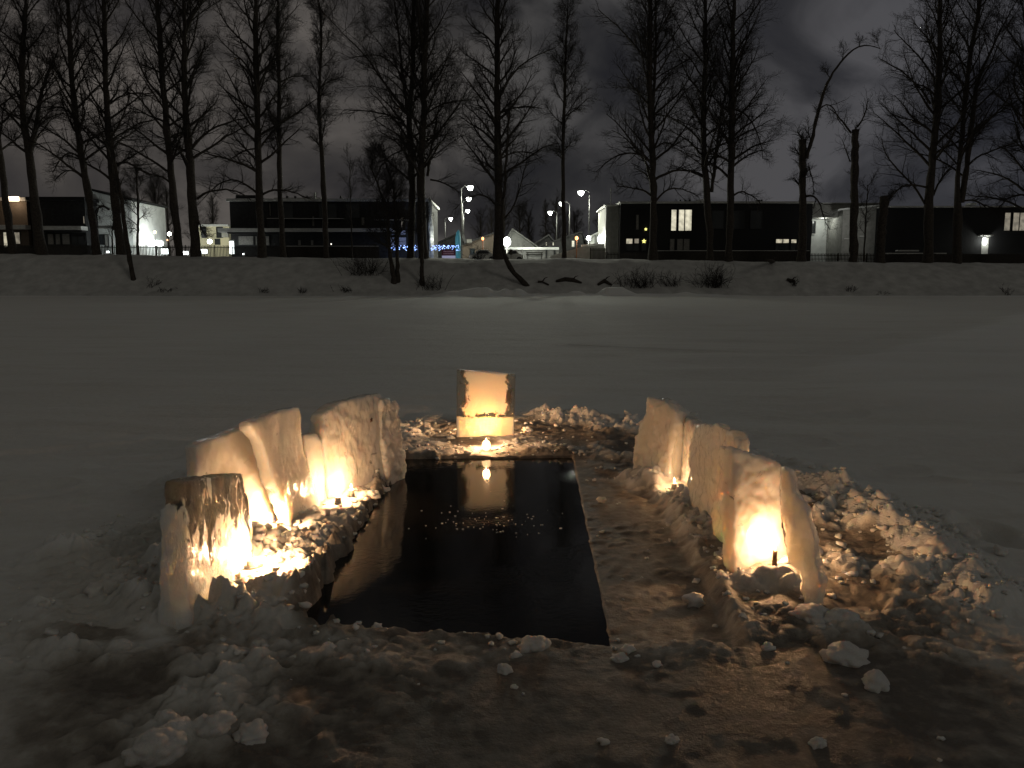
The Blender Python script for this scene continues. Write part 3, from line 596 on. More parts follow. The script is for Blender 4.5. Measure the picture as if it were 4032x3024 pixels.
def tree(label, stems, Y, K, seed, nl=26, first=.32, reach=7.2, dens=1.0, limbs=(), group='bare trees along the far bank', droop=.25, top=31.5, name='bare_tree', cat='tree', foot=None, tips=True):
    """stems: lists of (u, v, width) in view K; every stem belongs to one tree"""
    r = np.random.default_rng(seed); cv = lambda p: (K[0]+p[0]*K[2], K[1]+p[1]*K[2])
    if Y < 87: Y = bank_hit(*cv(stems[0][0][:2]))
    base = None; tr = []; LP = []; TL = []
    for si, st in enumerate(stems):
        pts = []
        for (u, v, wd) in st:
            q = W(*cv((u, v)), Y); pts.append([q[0], q[1], q[2], wd*K[2]*Y/F/2])
        if pts[-1][2] > 26 and top > 26:
            d = np.array(pts[-1][:3])-np.array(pts[-2][:3]); d /= d[2]; k = top-pts[-1][2]
            pts.append([*(np.array(pts[-1][:3])+d*k), pts[-1][3]*.3])
        # stems swing a little in depth as well
        if si == 0:
            base = np.array(pts[0][:3]); gz = bz(base[0], Y) if foot is None else foot
            pts[0][3] *= 1.06; pts.insert(1, [pts[0][0]*.85+pts[1][0]*.15, Y, pts[0][2]*.85+pts[1][2]*.15, pts[0][3]*.8]); pts.insert(0, [base[0], Y, min(gz, base[2])-.4, pts[0][3]*1.12])
        n = 26; c = curve_pts(pts, n); H_ = c[:, 2]
        sway = (np.cumsum(r.normal(size=n))*.06)*np.linspace(0, 1, n); c[:, 1] += sway
        if si > 0: c[:, 1] += np.linspace(0, r.uniform(-1.6, 1.6), n)
        c[:, 0] += r.normal(size=n)*.03; c[0, :3] = np.array(pts[0][:3])
        tr.append(tubes(c[None, :, :3], np.maximum(c[None, :, 3], .02)*(1+.08*r.normal(size=(1, n))), 9))
        f0 = first*.88 if si == 0 else .12
        ns = max(3, int(nl*(1.15 if si == 0 else .8)))
        if nl:
            t = np.sort(r.uniform(f0, 1, ns)) if not tips else np.r_[np.linspace(f0, .985, ns)]+r.uniform(-.01, .01, ns)
            t = np.clip(t, 0, .995)*(n-1); i = t.astype(int); f = (t-i)[:, None]; pos = c[i, :3]*(1-f)+c[i+1, :3]*f; tt = t/(n-1)
            az = np.cumsum(r.uniform(1.6, 3.0, ns)); el = np.clip(.5+.55*tt, .4, 1.1)+r.normal(size=ns)*.12
            D = np.stack([np.cos(az)*np.cos(el), np.sin(az)*np.cos(el)*.8, np.sin(el)], 1)
            Ln = reach*(1.2-.5*tt)*r.uniform(.55, 1.2, ns)
            low = np.clip((.55-tt)/.3, 0, 1)
            bend = np.stack([D[:, 0]*.3*low, D[:, 1]*.3*low, .55-(.55+droop*1.5)*low], 1)
            P1 = grow(r, pos, D, Ln, 12, bend, .09); r0 = np.clip((c[i, 3]*.42), .03, .16); R1 = r0[:, None]*np.linspace(1, .22, 12)[None]
            LP.append((P1, R1))
    for lb in limbs:                                   # limbs traced one by one
        pts = []
        for (u, v, wd) in lb:
            q = W(*cv((u, v)), Y); pts.append([q[0], q[1], q[2], wd*K[2]*Y/F/2])
        c = curve_pts(pts, 12); c[:, 1] += np.linspace(0, r.uniform(-1.2, 1.2), 12); c[:, :3] += r.normal(size=(12, 3))*.04*np.linspace(0, 1, 12)[:, None]
        TL.append((c[None, :, :3], np.maximum(c[None, :, 3], .025)))
    e = empty(name, (base[0], Y, bz(base[0], Y) if foot is None else foot), label, cat, group)
    link('trunk', np_mesh('trunk', *join(tr)), bark, e, True)
    if LP: link('branches', np_mesh('branches', *join([tubes(a, b, 5) for a, b in LP])), bark, e, True)
    for a, b in TL: link('limb', np_mesh('limb', *tubes(a, b, 6)), bark, e, True)
    if LP or TL: link('crown', np_mesh('crown', *join(twigs(r, LP+TL, dens))), twigm, e)
    return e
K1 = (0, 0, 1100/1587); K2 = (900, 0, 1100/1587); K3 = (1800, 0, 1100/1587); K4 = (2932, 0, 1100/1587)
YT = 88.5
T = []
T.append(tree('bare tree cut off by the left edge of the photo', [[(78, 1445, 46), (45, 1250, 40), (20, 1050, 36), (0, 880, 30), (-25, 600, 24), (-45, 300, 16), (-60, 0, 12)]], YT, K1, 1, 22, .4))
T.append(tree('bare tree at the far left forking low into two tall stems', [[(240, 1440, 60), (195, 1150, 48), (170, 900, 42), (160, 820, 42), (130, 700, 34), (125, 500, 30), (130, 300, 26), (145, 0, 20)], [(168, 850, 34), (200, 740, 26), (215, 560, 20), (262, 380, 12), (310, 280, 8)]], YT, K1, 2, 24, .42))
T.append(tree('tall leaning bare tree left of the floodlit white gable', [[(552, 1455, 46), (520, 1200, 42), (480, 980, 38), (440, 720, 34), (415, 500, 30), (400, 250, 26), (385, 0, 20)]], YT, K1, 3, 26, .35, limbs=[[(455, 700, 12), (400, 640, 10), (330, 600, 8), (270, 620, 6)], [(465, 900, 12), (400, 860, 10), (340, 900, 8), (300, 980, 5)], [(470, 1010, 10), (420, 970, 8), (350, 960, 6), (280, 1020, 4)]]))
T.append(tree('tall bare tree rising in front of the floodlit white gable', [[(690, 1440, 54), (660, 1200, 46), (640, 1000, 40), (615, 750, 34), (600, 500, 30), (597, 250, 26), (592, 0, 22)]], YT+.6, K1, 4, 28, .33, limbs=[[(620, 1190, 14), (580, 1165, 12), (540, 1185, 8), (520, 1230, 5)], [(660, 930, 12), (720, 915, 10), (800, 970, 8), (880, 1000, 5)], [(640, 790, 12), (740, 740, 10), (830, 700, 8), (910, 690, 5)], [(625, 590, 12), (690, 545, 10), (780, 530, 8), (880, 540, 5)]]))
T.append(tree('slim pale-barked tree rooted lower on the bank at the left', [[(760, 1585, 30), (742, 1500, 26), (715, 1330, 24), (690, 1130, 20), (660, 930, 16), (640, 780, 10)]], 84.0, K1, 5, 7, .6, 2.0, .7, top=0))
T.append(tree('thin sapling before the floodlit white gable', [[(637, 1440, 9), (633, 1300, 8), (632, 1190, 5)]], 90.5, K1, 6, 6, .5, 1.0, .5, top=0, limbs=()))
T.append(tree('thin straight tree beside the bright canopy at the left', [[(782, 1440, 16), (785, 1250, 14), (786, 1100, 11), (790, 950, 7)]], 90.0, K1, 7, 12, .35, 2.2, .8, top=0))
T.append(tree('straight bare tree right of the bright canopy', [[(1020, 1450, 46), (990, 1150, 40), (965, 900, 36), (945, 650, 34), (920, 400, 30), (902, 100, 26), (895, 0, 24)]], YT, K1, 8, 26, .36, limbs=[[(970, 1040, 12), (920, 995, 10), (850, 1000, 8), (780, 950, 6), (700, 915, 4)], [(925, 420, 12), (850, 380, 9), (770, 350, 6)]]))
T.append(tree('stout bare tree with a forked top left of the long dark block', [[(1115, 1450, 62), (1092, 1150, 52), (1080, 900, 44), (1058, 700, 38), (1045, 500, 32), (1045, 250, 28), (1048, 130, 24), (1040, 0, 18)], [(1050, 190, 20), (1090, 90, 16), (1140, 0, 12), (1190, -120, 6)]], YT-.6, K1, 9, 26, .36, limbs=[[(1085, 850, 16), (1150, 760, 12), (1240, 700, 10), (1340, 670, 8), (1430, 650, 5)], [(1120, 1130, 16), (1170, 1090, 12), (1270, 1075, 10), (1370, 1090, 8), (1430, 1140, 5)], [(1125, 1250, 12), (1150, 1300, 9), (1185, 1345, 6)], [(1065, 480, 12), (1130, 370, 10), (1190, 260, 7)]]))
T.append(tree('stout bare tree in front of the left part of the long dark block', [[(190, 1465, 54), (178, 1200, 44), (166, 850, 38), (165, 550, 34), (157, 250, 30), (165, 0, 24)]], YT-.8, K2, 10, 30, .35, limbs=[[(165, 1100, 14), (120, 1060, 12), (50, 1020, 10), (-20, 1010, 8), (-100, 1060, 6), (-170, 1130, 4)], [(185, 1110, 14), (240, 1075, 12), (330, 1080, 9), (420, 1110, 6), (460, 1130, 4)], [(160, 740, 13), (110, 650, 11), (60, 540, 9), (0, 400, 6)], [(150, 560, 10), (135, 440, 9), (90, 380, 6)], [(150, 845, 10), (90, 850, 8), (20, 890, 6), (-30, 920, 4)], [(180, 420, 11), (230, 380, 8), (300, 330, 5)]]))
T.append(tree('slender bare tree close right of the stout one before the long dark block', [[(312, 1450, 34), (300, 1250, 32), (290, 1100, 30), (285, 700, 24), (285, 400, 20), (276, 100, 16), (280, 0, 14)]], YT+.8, K2, 11, 26, .45, 3.2, limbs=[[(295, 700, 9), (350, 670, 7), (420, 640, 4)], [(290, 470, 9), (350, 430, 7), (440, 420, 4)]]))
T.append(tree('slender kinked bare tree before the middle of the long dark block', [[(556, 1450, 32), (545, 1150, 28), (528, 850, 24), (510, 600, 20), (516, 450, 17), (527, 200, 13), (530, 100, 11), (505, 0, 9)]], YT, K2, 12, 24, .45, 3.0, limbs=[[(525, 500, 8), (560, 470, 6), (660, 450, 4)]]))
T.append(tree('thin sapling before the long dark block', [[(702, 1450, 9), (695, 1250, 8), (690, 1100, 7), (682, 930, 4)]], 90.2, K2, 13, 9, .4, 2.0, .6, top=0))
T.append(tree('small crooked tree leaning from the slope below the long dark block', [[(945, 1605, 34), (925, 1500, 26), (912, 1380, 20), (900, 1200, 16), (860, 1080, 12), (800, 930, 7)]], 83.5, K2, 14, 20, .3, 3.6, 1.0, top=0))
T.append(tree('thin slope tree next to the crooked one', [[(965, 1600, 26), (958, 1450, 22), (950, 1250, 18), (935, 1050, 12), (880, 900, 7)]], 83.7, K2, 15, 16, .35, 3.2, .9, top=0))
T.append(tree('thick dark tree with a side stem, left of the pair before the blue lights', [[(1035, 1450, 44), (1040, 1200, 40), (1045, 1000, 38), (1025, 750, 34), (1022, 620, 32), (1048, 450, 26), (1045, 200, 22), (1050, 0, 18)], [(1018, 650, 20), (985, 430, 16), (962, 200, 12), (935, 0, 9)], [(1000, 620, 14), (880, 470, 11), (790, 330, 8), (680, 220, 5)]], YT+.3, K2, 16, 28, .33, 6.5, limbs=[[(1000, 690, 11), (880, 640, 9), (760, 625, 7), (650, 620, 5)], [(1000, 850, 10), (920, 880, 8), (860, 960, 6), (820, 1060, 4)], [(1010, 470, 11), (930, 350, 8), (840, 310, 6), (700, 340, 4)]]))
T.append(tree('thickest dark trunk beside the white lit wall end, right of the pair', [[(1108, 1480, 62), (1098, 1250, 52), (1090, 1100, 48), (1102, 800, 38), (1115, 600, 34), (1110, 400, 30), (1125, 200, 26), (1130, 0, 22)], [(1130, 1000, 16), (1150, 850, 13), (1175, 700, 10), (1200, 560, 6)]], YT-.9, K2, 17, 28, .33, limbs=[[(1130, 640, 12), (1190, 600, 10), (1290, 575, 8), (1400, 570, 4)], [(1145, 1020, 12), (1200, 1030, 9), (1270, 1060, 7), (1330, 1110, 4)], [(1110, 780, 10), (1180, 765, 8), (1250, 770, 5)]]))
T.append(tree('short dark pole-like trunk rooted low on the slope below the thick pair', [[(1100, 1617, 30), (1098, 1560, 26), (1098, 1480, 24), (1095, 1300, 18), (1090, 1150, 12)]], 83.0, K2, 18, 6, .6, 2.0, .7, top=0))
T.append(tree('big bare tree standing between the street lamps in the centre', [[(232, 1478, 62), (240, 1280, 54), (236, 1000, 44), (230, 650, 38), (225, 550, 34), (230, 300, 30), (222, 100, 26), (230, 0, 22)]], YT-.4, K3, 19, 32, .3, 6, limbs=[[(215, 1160, 13), (185, 1120, 10), (120, 1100, 8), (60, 1125, 6), (-20, 1190, 4)], [(215, 790, 13), (160, 710, 10), (90, 630, 8), (40, 590, 5)], [(245, 640, 13), (300, 620, 10), (390, 605, 8), (480, 620, 4)], [(240, 560, 14), (300, 430, 11), (380, 350, 9), (480, 295, 6), (560, 260, 4)], [(250, 900, 11), (320, 860, 9), (400, 855, 7), (470, 880, 4)], [(260, 1250, 12), (310, 1200, 10), (350, 1100, 8), (400, 900, 5)]]))
T.append(tree('curved trunk sweeping up from the foot of the slope against the big centre tree', [[(408, 1618, 30), (335, 1570, 30), (285, 1500, 28), (258, 1420, 26), (248, 1340, 22), (258, 1200, 18), (275, 1000, 15), (290, 750, 11), (300, 600, 7)]], 85.5, K3, 20, 14, .55, 2.6, .8, top=0, droop=.1))
T.append(tree('slim straight bare tree between the lamp groups in the centre', [[(607, 1470, 28), (606, 1250, 26), (600, 1000, 22), (603, 750, 19), (612, 500, 16), (620, 250, 12), (626, 120, 8)]], YT+.2, K3, 21, 26, .42, 3.4, limbs=[[(612, 500, 7), (600, 380, 6), (540, 300, 4)], [(620, 660, 7), (680, 620, 5), (740, 570, 3)]]))
T.append(tree('tall bare tree before the left part of the dark block with the lit window', [[(1112, 1478, 54), (1116, 1250, 42), (1110, 900, 36), (1096, 600, 32), (1090, 350, 28), (1095, 0, 22)], [(1110, 640, 18), (1125, 420, 16), (1140, 200, 14), (1140, 0, 10)]], YT-.5, K3, 22, 32, .3, limbs=[[(1095, 920, 13), (1040, 870, 11), (960, 865, 9), (870, 900, 7), (790, 980, 4)], [(1100, 1110, 13), (1060, 1080, 11), (990, 1070, 8), (900, 1060, 5)], [(1130, 1140, 13), (1180, 1080, 11), (1240, 1065, 9), (1320, 1085, 6), (1370, 1120, 4)], [(1125, 840, 10), (1170, 810, 8), (1240, 830, 6)], [(1080, 340, 12), (1000, 250, 9), (900, 140, 6), (800, 60, 4)], [(1120, 650, 9), (1200, 660, 7), (1370, 740, 4)]]))
T.append(tree('bare tree with a leaning side stem before the dark block with the lit window', [[(1440, 1475, 44), (1430, 1250, 40), (1412, 1050, 36), (1400, 850, 32), (1400, 600, 28), (1405, 350, 26), (1410, 0, 20)], [(1445, 1090, 20), (1475, 850, 17), (1510, 600, 14), (1535, 510, 9)]], YT, K3, 23, 28, .36))
T.append(tree('stout straight bare tree before the middle of the dark block with the lit window', [[(1545, 1472, 50), (1550, 1200, 42), (1558, 900, 38), (1560, 600, 34), (1565, 300, 28), (1572, 0, 22)]], YT-.7, K3, 24, 30, .34, limbs=[[(1570, 1110, 12), (1620, 1080, 10), (1690, 1110, 7), (1740, 1150, 4)], [(1575, 620, 12), (1640, 640, 9), (1710, 760, 6), (1740, 900, 4)]]))
T.append(tree('topped trunk with one long bowed limb arching to the right', [[(322, 1480, 56), (330, 1300, 44), (332, 1100, 40), (332, 950, 38), (331, 790, 36)], [(352, 900, 22), (378, 790, 20), (410, 620, 17), (445, 490, 14), (505, 390, 11), (580, 300, 9), (650, 270, 7), (740, 300, 4)]], YT-.3, K4, 25, 9, .7, 1.6, .8, top=0, limbs=[[(350, 1115, 14), (385, 1100, 11), (425, 1160, 8), (440, 1250, 6), (470, 1310, 3)], [(425, 620, 9), (460, 585, 8), (510, 600, 6), (540, 680, 5), (600, 750, 3)], [(365, 950, 8), (378, 1030, 6), (372, 1110, 4)]]))
T.append(tree('topped knobbly trunk with two thin sprouts, before the pale wing', [[(618, 1472, 50), (618, 1300, 44), (626, 1000, 42), (622, 850, 38), (626, 738, 38)]], YT-.2, K4, 26, 5, .75, .9, .6, top=0, limbs=[[(605, 755, 12), (560, 700, 9), (520, 650, 7), (480, 620, 4)], [(640, 720, 12), (665, 690, 9), (690, 620, 7), (700, 560, 4)], [(600, 920, 8), (575, 840, 6), (560, 790, 3)]]))
T.append(tree('short broken stump trunk left of the rightmost dark block', [[(770, 1485, 56), (775, 1300, 50), (785, 1180, 48), (784, 1118, 44)]], YT-.4, K4, 27, 0, top=0, limbs=[[(800, 1160, 14), (820, 1130, 10), (836, 1112, 5)]]))
T.append(tree('thin sapling against the grey end wall', [[(677, 1472, 10), (685, 1300, 9), (692, 1180, 7), (703, 1050, 4)]], 90.4, K4, 28, 9, .45, 2.2, .6, top=0))
T.append(tree('tall bare tree with long low side limbs before the rightmost dark block', [[(1040, 1475, 54), (1046, 1150, 46), (1062, 950, 40), (1085, 650, 34), (1096, 400, 30), (1105, 100, 24), (1105, 0, 22)]], YT-.2, K4, 29, 28, .4, limbs=[[(1025, 1160, 14), (970, 1050, 12), (890, 970, 10), (810, 860, 7), (800, 780, 4)], [(1072, 1110, 13), (1100, 1040, 11), (1150, 970, 8), (1210, 920, 5)], [(1035, 1065, 12), (940, 1048, 10), (860, 1070, 8), (808, 1125, 5)], [(1055, 590, 12), (1000, 500, 10), (900, 410, 8), (770, 340, 5)], [(1080, 450, 12), (1010, 350, 9), (930, 270, 7), (840, 180, 4)], [(1055, 740, 10), (980, 690, 8), (860, 650, 5)], [(1110, 470, 11), (1180, 390, 8), (1270, 320, 5)]]))
T.append(tree('twin-stemmed bare tree near the right edge, stems splitting at the roof line', [[(1205, 1490, 50), (1215, 1160, 46), (1206, 1050, 26), (1230, 850, 26), (1255, 600, 26), (1282, 400, 26), (1302, 250, 22), (1342, 80, 18), (1350, 0, 16)], [(1232, 1150, 30), (1255, 1000, 30), (1290, 750, 28), (1318, 550, 24), (1345, 430, 16), (1430, 260, 13), (1500, 130, 8)]], YT-.6, K4, 30, 28, .4, limbs=[[(1245, 1140, 12), (1310, 1135, 10), (1380, 1170, 7), (1440, 1180, 4)], [(1330, 730, 12), (1400, 660, 9), (1480, 620, 6), (1560, 560, 4)]]))
T.append(tree('dense bushy tree at the right edge of the photo', [[(1640, 1480, 44), (1630, 1150, 40), (1620, 900, 36), (1600, 600, 30), (1610, 300, 24), (1640, 0, 20)]], YT+.4, K4, 31, 34, .22, 7, 1.25, limbs=[[(1620, 1120, 12), (1560, 1100, 10), (1480, 1130, 8), (1440, 1180, 5)]]))

# a far belt of trees behind the gap, and lit trees by the canopy at the left
def copy_tree(src, loc, s, label, group, rz):
    c = src.copy(); C.objects.link(c); c.location = loc; c.rotation_euler = (0, 0, rz); c.scale = (s, s, s); c['label'] = label; c['group'] = group
    for ch in src.children:
        d = ch.copy(); C.objects.link(d); d.parent = c; d.matrix_parent_inverse = ch.matrix_parent_inverse.copy()
    return c
q = random.Random(3)
for i in range(18):
    src = T[[2, 3, 7, 8, 9, 10, 18, 20, 21, 23][i % 10]]; x = -8+i*3.1+q.uniform(-1, 1); y = 205+q.uniform(-12, 20)
    copy_tree(src, (x, y, 3.6), q.uniform(.46, .58), 'small far tree in the dark belt behind the gabled houses', 'far trees behind the gabled houses', q.uniform(0, 6))
for i, (u, s, lb) in enumerate([(690, .36, 'bare tree lit white from below beside the bright canopy'), (850, .33, 'frosty lit tree between the cream flats and the stout trunk'), (770, .30, 'small lit tree between the two lit ones at the left'),
                                (480, .34, 'bare tree behind the floodlit gable end'), (600, .42, 'taller dim tree rising behind the bright canopy')]):
    p = W(u, 1000, 118); copy_tree(T[[18, 9, 7, 23, 21][i]], (p[0], 116+i, 3.7), s, lb, 'trees by the lit canopy', i*1.3)
#PART2
# ------------------------------------------------------------------ buildings behind the bank
YB = 100.0
dark = mat('dark_cladding', (.035, .035, .036), .8, .2, noise=(3, .7, 1.3)); dark2 = mat('black_cladding', (.02, .02, .021), .8, .2)
pale = mat('snowy_ledge', (.55, .55, .53), .8, .2, noise=(4, .8, 1.1)); greyw = mat('grey_render', (.30, .30, .28), .85, .2, noise=(2, .8, 1.15), bump=(8, .3, .03))
whitew = mat('white_render', (.7, .72, .7), .8, .2, noise=(1.2, .8, 1.05)); tan = mat('tan_wall', (.13, .105, .085), .85, .2, noise=(3, .85, 1.1)); cream = mat('cream_wall', (.6, .56, .4), .85, .2)
darkg = mat('dark_glass', (.03, .033, .036), .12, .6); curtain = mat('dim_curtain', (.28, .27, .25), .9, .1, noise=(9, .6, 1.2)); frame = mat('window_frame', (.02, .02, .02), .6)
def emis(name, col, s, noise=None): 
    m = mat(name, (.5, .5, .5), .6, .2, emit=col, estr=s)
    if noise:
        nt = m.node_tree; b = nt.nodes['Principled BSDF']; tcn = N(nt, 'ShaderNodeTexCoord'); n = N(nt, 'ShaderNodeTexNoise', i_Scale=noise, i_Detail=3)
        nt.links.new(tcn.outputs['Object'], n.inputs['Vector']); r = ramp(nt, [(.35, tuple(c*.45 for c in col)), (.6, col)]); nt.links.new(n.outputs['Fac'], r.inputs[0]); nt.links.new(r.outputs[0], b.inputs['Emission Color'])
    return m
litw = emis('lit_room', (1, .93, .70), .85, 1.4); litd = emis('dim_lit_room', (.75, .66, .50), .30, 2.0); litc = emis('lit_room_small', (1, .9, .66), .55, 2.5)
starm = emis('star_lights', (1, .95, .25), 1.6); bluem = emis('blue_lights', (.25, .42, 1), 3.0); whitem = emis('white_panel', (.92, 1, .98), 6); bulb = emis('lamp_lens', (.95, 1, .93), 12); orm = emis('orange_lens', (1, .35, .10), 4)
fencem = mat('fence_wood', (.045, .04, .035), .9, .1, noise=(5, .7, 1.3))
def PX(u, Y): return W(u, 1000, Y)[0]
def PZ(v, Y): return W(2016, v, Y)[2]
def bxp(mb, u0, u1, v0, v1, Y0, Y1, ref=None):        # box whose front at Y0 covers u0..u1, v0..v1 of the photograph
    ref = ref or Y0; return mb.box(PX(u0, ref), PX(u1, ref), Y0, Y1, PZ(v1, ref), PZ(v0, ref))
def point(name, loc, p, col, r, parent, spot=None):
    l = bpy.data.lights.new(name, 'SPOT' if spot else 'POINT'); l.energy = p; l.color = col; l.shadow_soft_size = r
    if spot: l.spot_size = R(spot); l.spot_blend = .4
    o = bpy.data.objects.new(name, l); C.objects.link(o); o.parent = parent; o.matrix_parent_inverse = Matrix.Translation(-Vector(parent.location)); o.location = tuple(loc); return o
def house(label, u0, u1, v0, depth=11, wall=dark, Y=YB, roofv=14, over=10, ledge=None, group=None, roofm=pale, v1=1040):
    e = empty('building', (PX((u0+u1)/2, Y), Y, 3.4), label, 'building', group)
    bxp(MB(), u0, u1, v0, v1, Y, Y+depth, Y).build('wall', wall, e)
    mb = MB(); mb.box(PX(u0-over, Y), PX(u1+over, Y), Y-.5, Y+depth+.5, PZ(v0, Y)+.01, PZ(v0-roofv, Y)); mb.build('roof', roofm, e, bevel=.04)
    return e
def window(e, u0, u1, v0, v1, pane, bars=(), Y=YB, low=None, name='window'):
    f = MB(); t = .07; x0, x1, z0, z1 = PX(u0, Y), PX(u1, Y), PZ(v1, Y), PZ(v0, Y)
    f.box(x0-t, x1+t, Y-.10, Y-.003, z1, z1+t).box(x0-t, x1+t, Y-.10, Y-.003, z0-t, z0).box(x0-t, x0, Y-.10, Y-.003, z0, z1).box(x1, x1+t, Y-.10, Y-.003, z0, z1)
    for b_, wd in bars: xb = PX(b_, Y); f.box(xb-wd/2, xb+wd/2, Y-.09, Y-.003, z0+.002, z1-.002)
    fo = f.build(name, frame, e)
    p_ = MB().box(x0+.002, x1-.002, Y-.045, Y-.006, z0+.002, z1-.002).build('pane', pane, fo); p_.matrix_parent_inverse = Matrix.Identity(4)
    fo.matrix_parent_inverse = Matrix.Translation(-Vector(e.location)); return fo
def ledge(e, u0, u1, v0, v1, out=1.0, Y=YB, m=pale, name='ledge'): bxp(MB(), u0, u1, v0, v1, Y-out, Y-.003, Y).build(name, m, e)
# -- far left
e = house('tan building with a lit strip under its eave at the far left edge', -120, 118, 792, wall=tan, Y=101)
st = bxp(MB(), 38, 102, 776, 794, 100.3, 100.44, 101).build('strip_light', emis('warm_strip', (1, .72, .48), 4), e); point('strip_glow', (PX(70, 100), 99.9, PZ(800, 100)), 60, (1, .75, .5), .3, e)
ledge(e, -120, 130, 888, 904, 1.2, 101); window(e, 20, 34, 915, 975, litc, Y=101); window(e, 60, 84, 915, 960, litd, Y=101)
e = house('dark two-storey block with a pale ledge left of the floodlit gable', 134, 345, 790, wall=dark, roofm=dark2)
ledge(e, 180, 352, 893, 908, 1.6); ledge(e, 180, 352, 909, 915, 1.4, m=dark2, name='soffit')
for u0, u1 in ((194, 216), (224, 242), (250, 280)): window(e, u0, u1, 921, 962, curtain)
window(e, 286, 336, 930, 960, darkg, ((310, .08),)); window(e, 338, 342, 852, 880, litd)
# -- floodlit gable
e = empty('building', (PX(445, 103), 103, 3.4), 'gable end floodlit bright white at the left', 'building')
x0, x1 = PX(362, 103), PX(527, 103); zt = PZ(748, 103); zr = PZ(792, 103)
MB().add([(x0, 103, 3), (x1, 103, 3), (x1, 103, zr), (x0, 103, zt), (x0, 113, 3), (x1, 113, 3), (x1, 113, zr), (x0, 113, zt)], [(0, 1, 2, 3), (5, 4, 7, 6), (1, 5, 6, 2), (4, 0, 3, 7), (3, 2, 6, 7)]).build('wall', whitew, e)
MB().add([(x0-.3, 102.6, zt+.08), (x1+.3, 102.6, zr), (x1+.3, 113.3, zr), (x0-.3, 113.3, zt+.08), (x0-.3, 102.6, zt+.33), (x1+.3, 102.6, zr+.25), (x1+.3, 113.3, zr+.25), (x0-.3, 113.3, zt+.33)], [(0, 3, 2, 1), (4, 5, 6, 7), (0, 1, 5, 4), (1, 2, 6, 5), (2, 3, 7, 6), (3, 0, 4, 7)]).build('roof', dark, e)
window(e, 392, 412, 925, 962, darkg, Y=103); window(e, 418, 430, 925, 970, greyw, Y=103); ledge(e, 380, 470, 897, 901, .3, 103, greyw)
fl = empty('floodlight', (PX(505, 99), 99.4, 3.8), 'floodlight on a low post before the white gable end', 'floodlight')
MB().tube([(PX(505, 99), 99.4, 3.3), (PX(505, 99), 99.4, 4.7)], .05, 8).build('post', fencem, fl); MB().box(PX(505, 99)-.18, PX(505, 99)+.18, 99.3, 99.5, 4.7, 4.95).build('lamp_head', fencem, fl)
MB().box(PX(505, 99)-.15, PX(505, 99)+.15, 99.503, 99.53, 4.73, 4.92).build('lens', whitem, fl); point('flood', (PX(505, 99), 99.8, 4.9), 300, (.92, 1, .98), .25, fl)
# -- lit canopy
e = empty('canopy', (PX(590, 108), 108, 3.4), 'bright rounded canopy glowing white at the left above the fence', 'canopy')
MB().box(PX(544, 108), PX(636, 108), 107, 109, PZ(968, 108), PZ(947, 108)).build('light_box', whitem, e, bevel=.25)
for u in (552, 590, 628): MB().tube([(PX(u, 108), 108, 3.2), (PX(u, 108), 108, PZ(970, 108))], .09, 8).build('post', greyw, e)
point('canopy_light', (PX(590, 108), 110, 5.6), 1100, (.92, 1, .98), .5, e)
for i, (u, v, r, c, p_, lb) in enumerate([(577, 940, .22, bulb, 250, 'white globe lamp just above the bright canopy'), (614, 914, .16, emis('amber_lens', (1, .72, .3), 8), 60, 'amber lamp right of the bright canopy'),
        (671, 921, .24, bulb, 250, 'white globe lamp left of the two stout trunks'), (662, 945, .09, orm, 0, 'tiny orange lamp under the white globe'), (828, 951, .30, bulb, 300, 'bright globe lamp before the cream flats')]):
    Yl = 106+i*.5; X_ = PX(u, Yl); Z_ = PZ(v, Yl); e = empty('globe_lamp', (X_, Yl, 3.4), lb, 'lamp', 'small lamps behind the fence')
    MB().tube([(X_, Yl, 3.2), (X_, Yl, Z_-r)], .045, 8).build('post', fencem, e); MB().tube([(X_, Yl, Z_+r*math.cos(a)+.0) for a in np.linspace(3.05, .09, 9)], [max(.01, r*math.sin(a)) for a in np.linspace(3.05, .09, 9)], 12).build('globe', c, e, True)
    if p_: point('lamp_light', (X_, Yl-r-.1, Z_), p_, (.95, 1, .95), .2, e)
# headlight-bright lamps low behind the palings
for i, (u, v, r, lb) in enumerate([(648, 990, .42, 'widest of the bright low lights behind the palings'), (730, 996, .30, 'round bright low light between the two stout trunks'), (803, 990, .36, 'bright low light right of the stout trunk'), (425, 992, .16, 'small bright low light before the gable wall'), (958, 1000, .12, 'tiny low light under the corner of the long dark block')]):
    Yl = 97.5; X_ = PX(u, Yl); Z_ = PZ(v, Yl); e = empty('ground_lamp', (X_, Yl, 3.5), lb, 'lamp', 'low lights behind the palings')
    MB().box(X_-r, X_+r, Yl, Yl+.12, Z_-r*.7, Z_+r*.7).build('lens', whitem, e, bevel=.05); MB().box(X_-r-.04, X_+r+.04, Yl+.123, Yl+.3, Z_-r*.75, Z_+r*.75).build('housing', fencem, e); MB().box(X_-.05, X_+.05, Yl+.15, Yl+.25, 3.2, Z_-r*.76).build('post', fencem, e)
    point('lamp_light', (X_, Yl-.2, Z_+.1), 60*r/.3, (.95, 1, .97), .2, e)
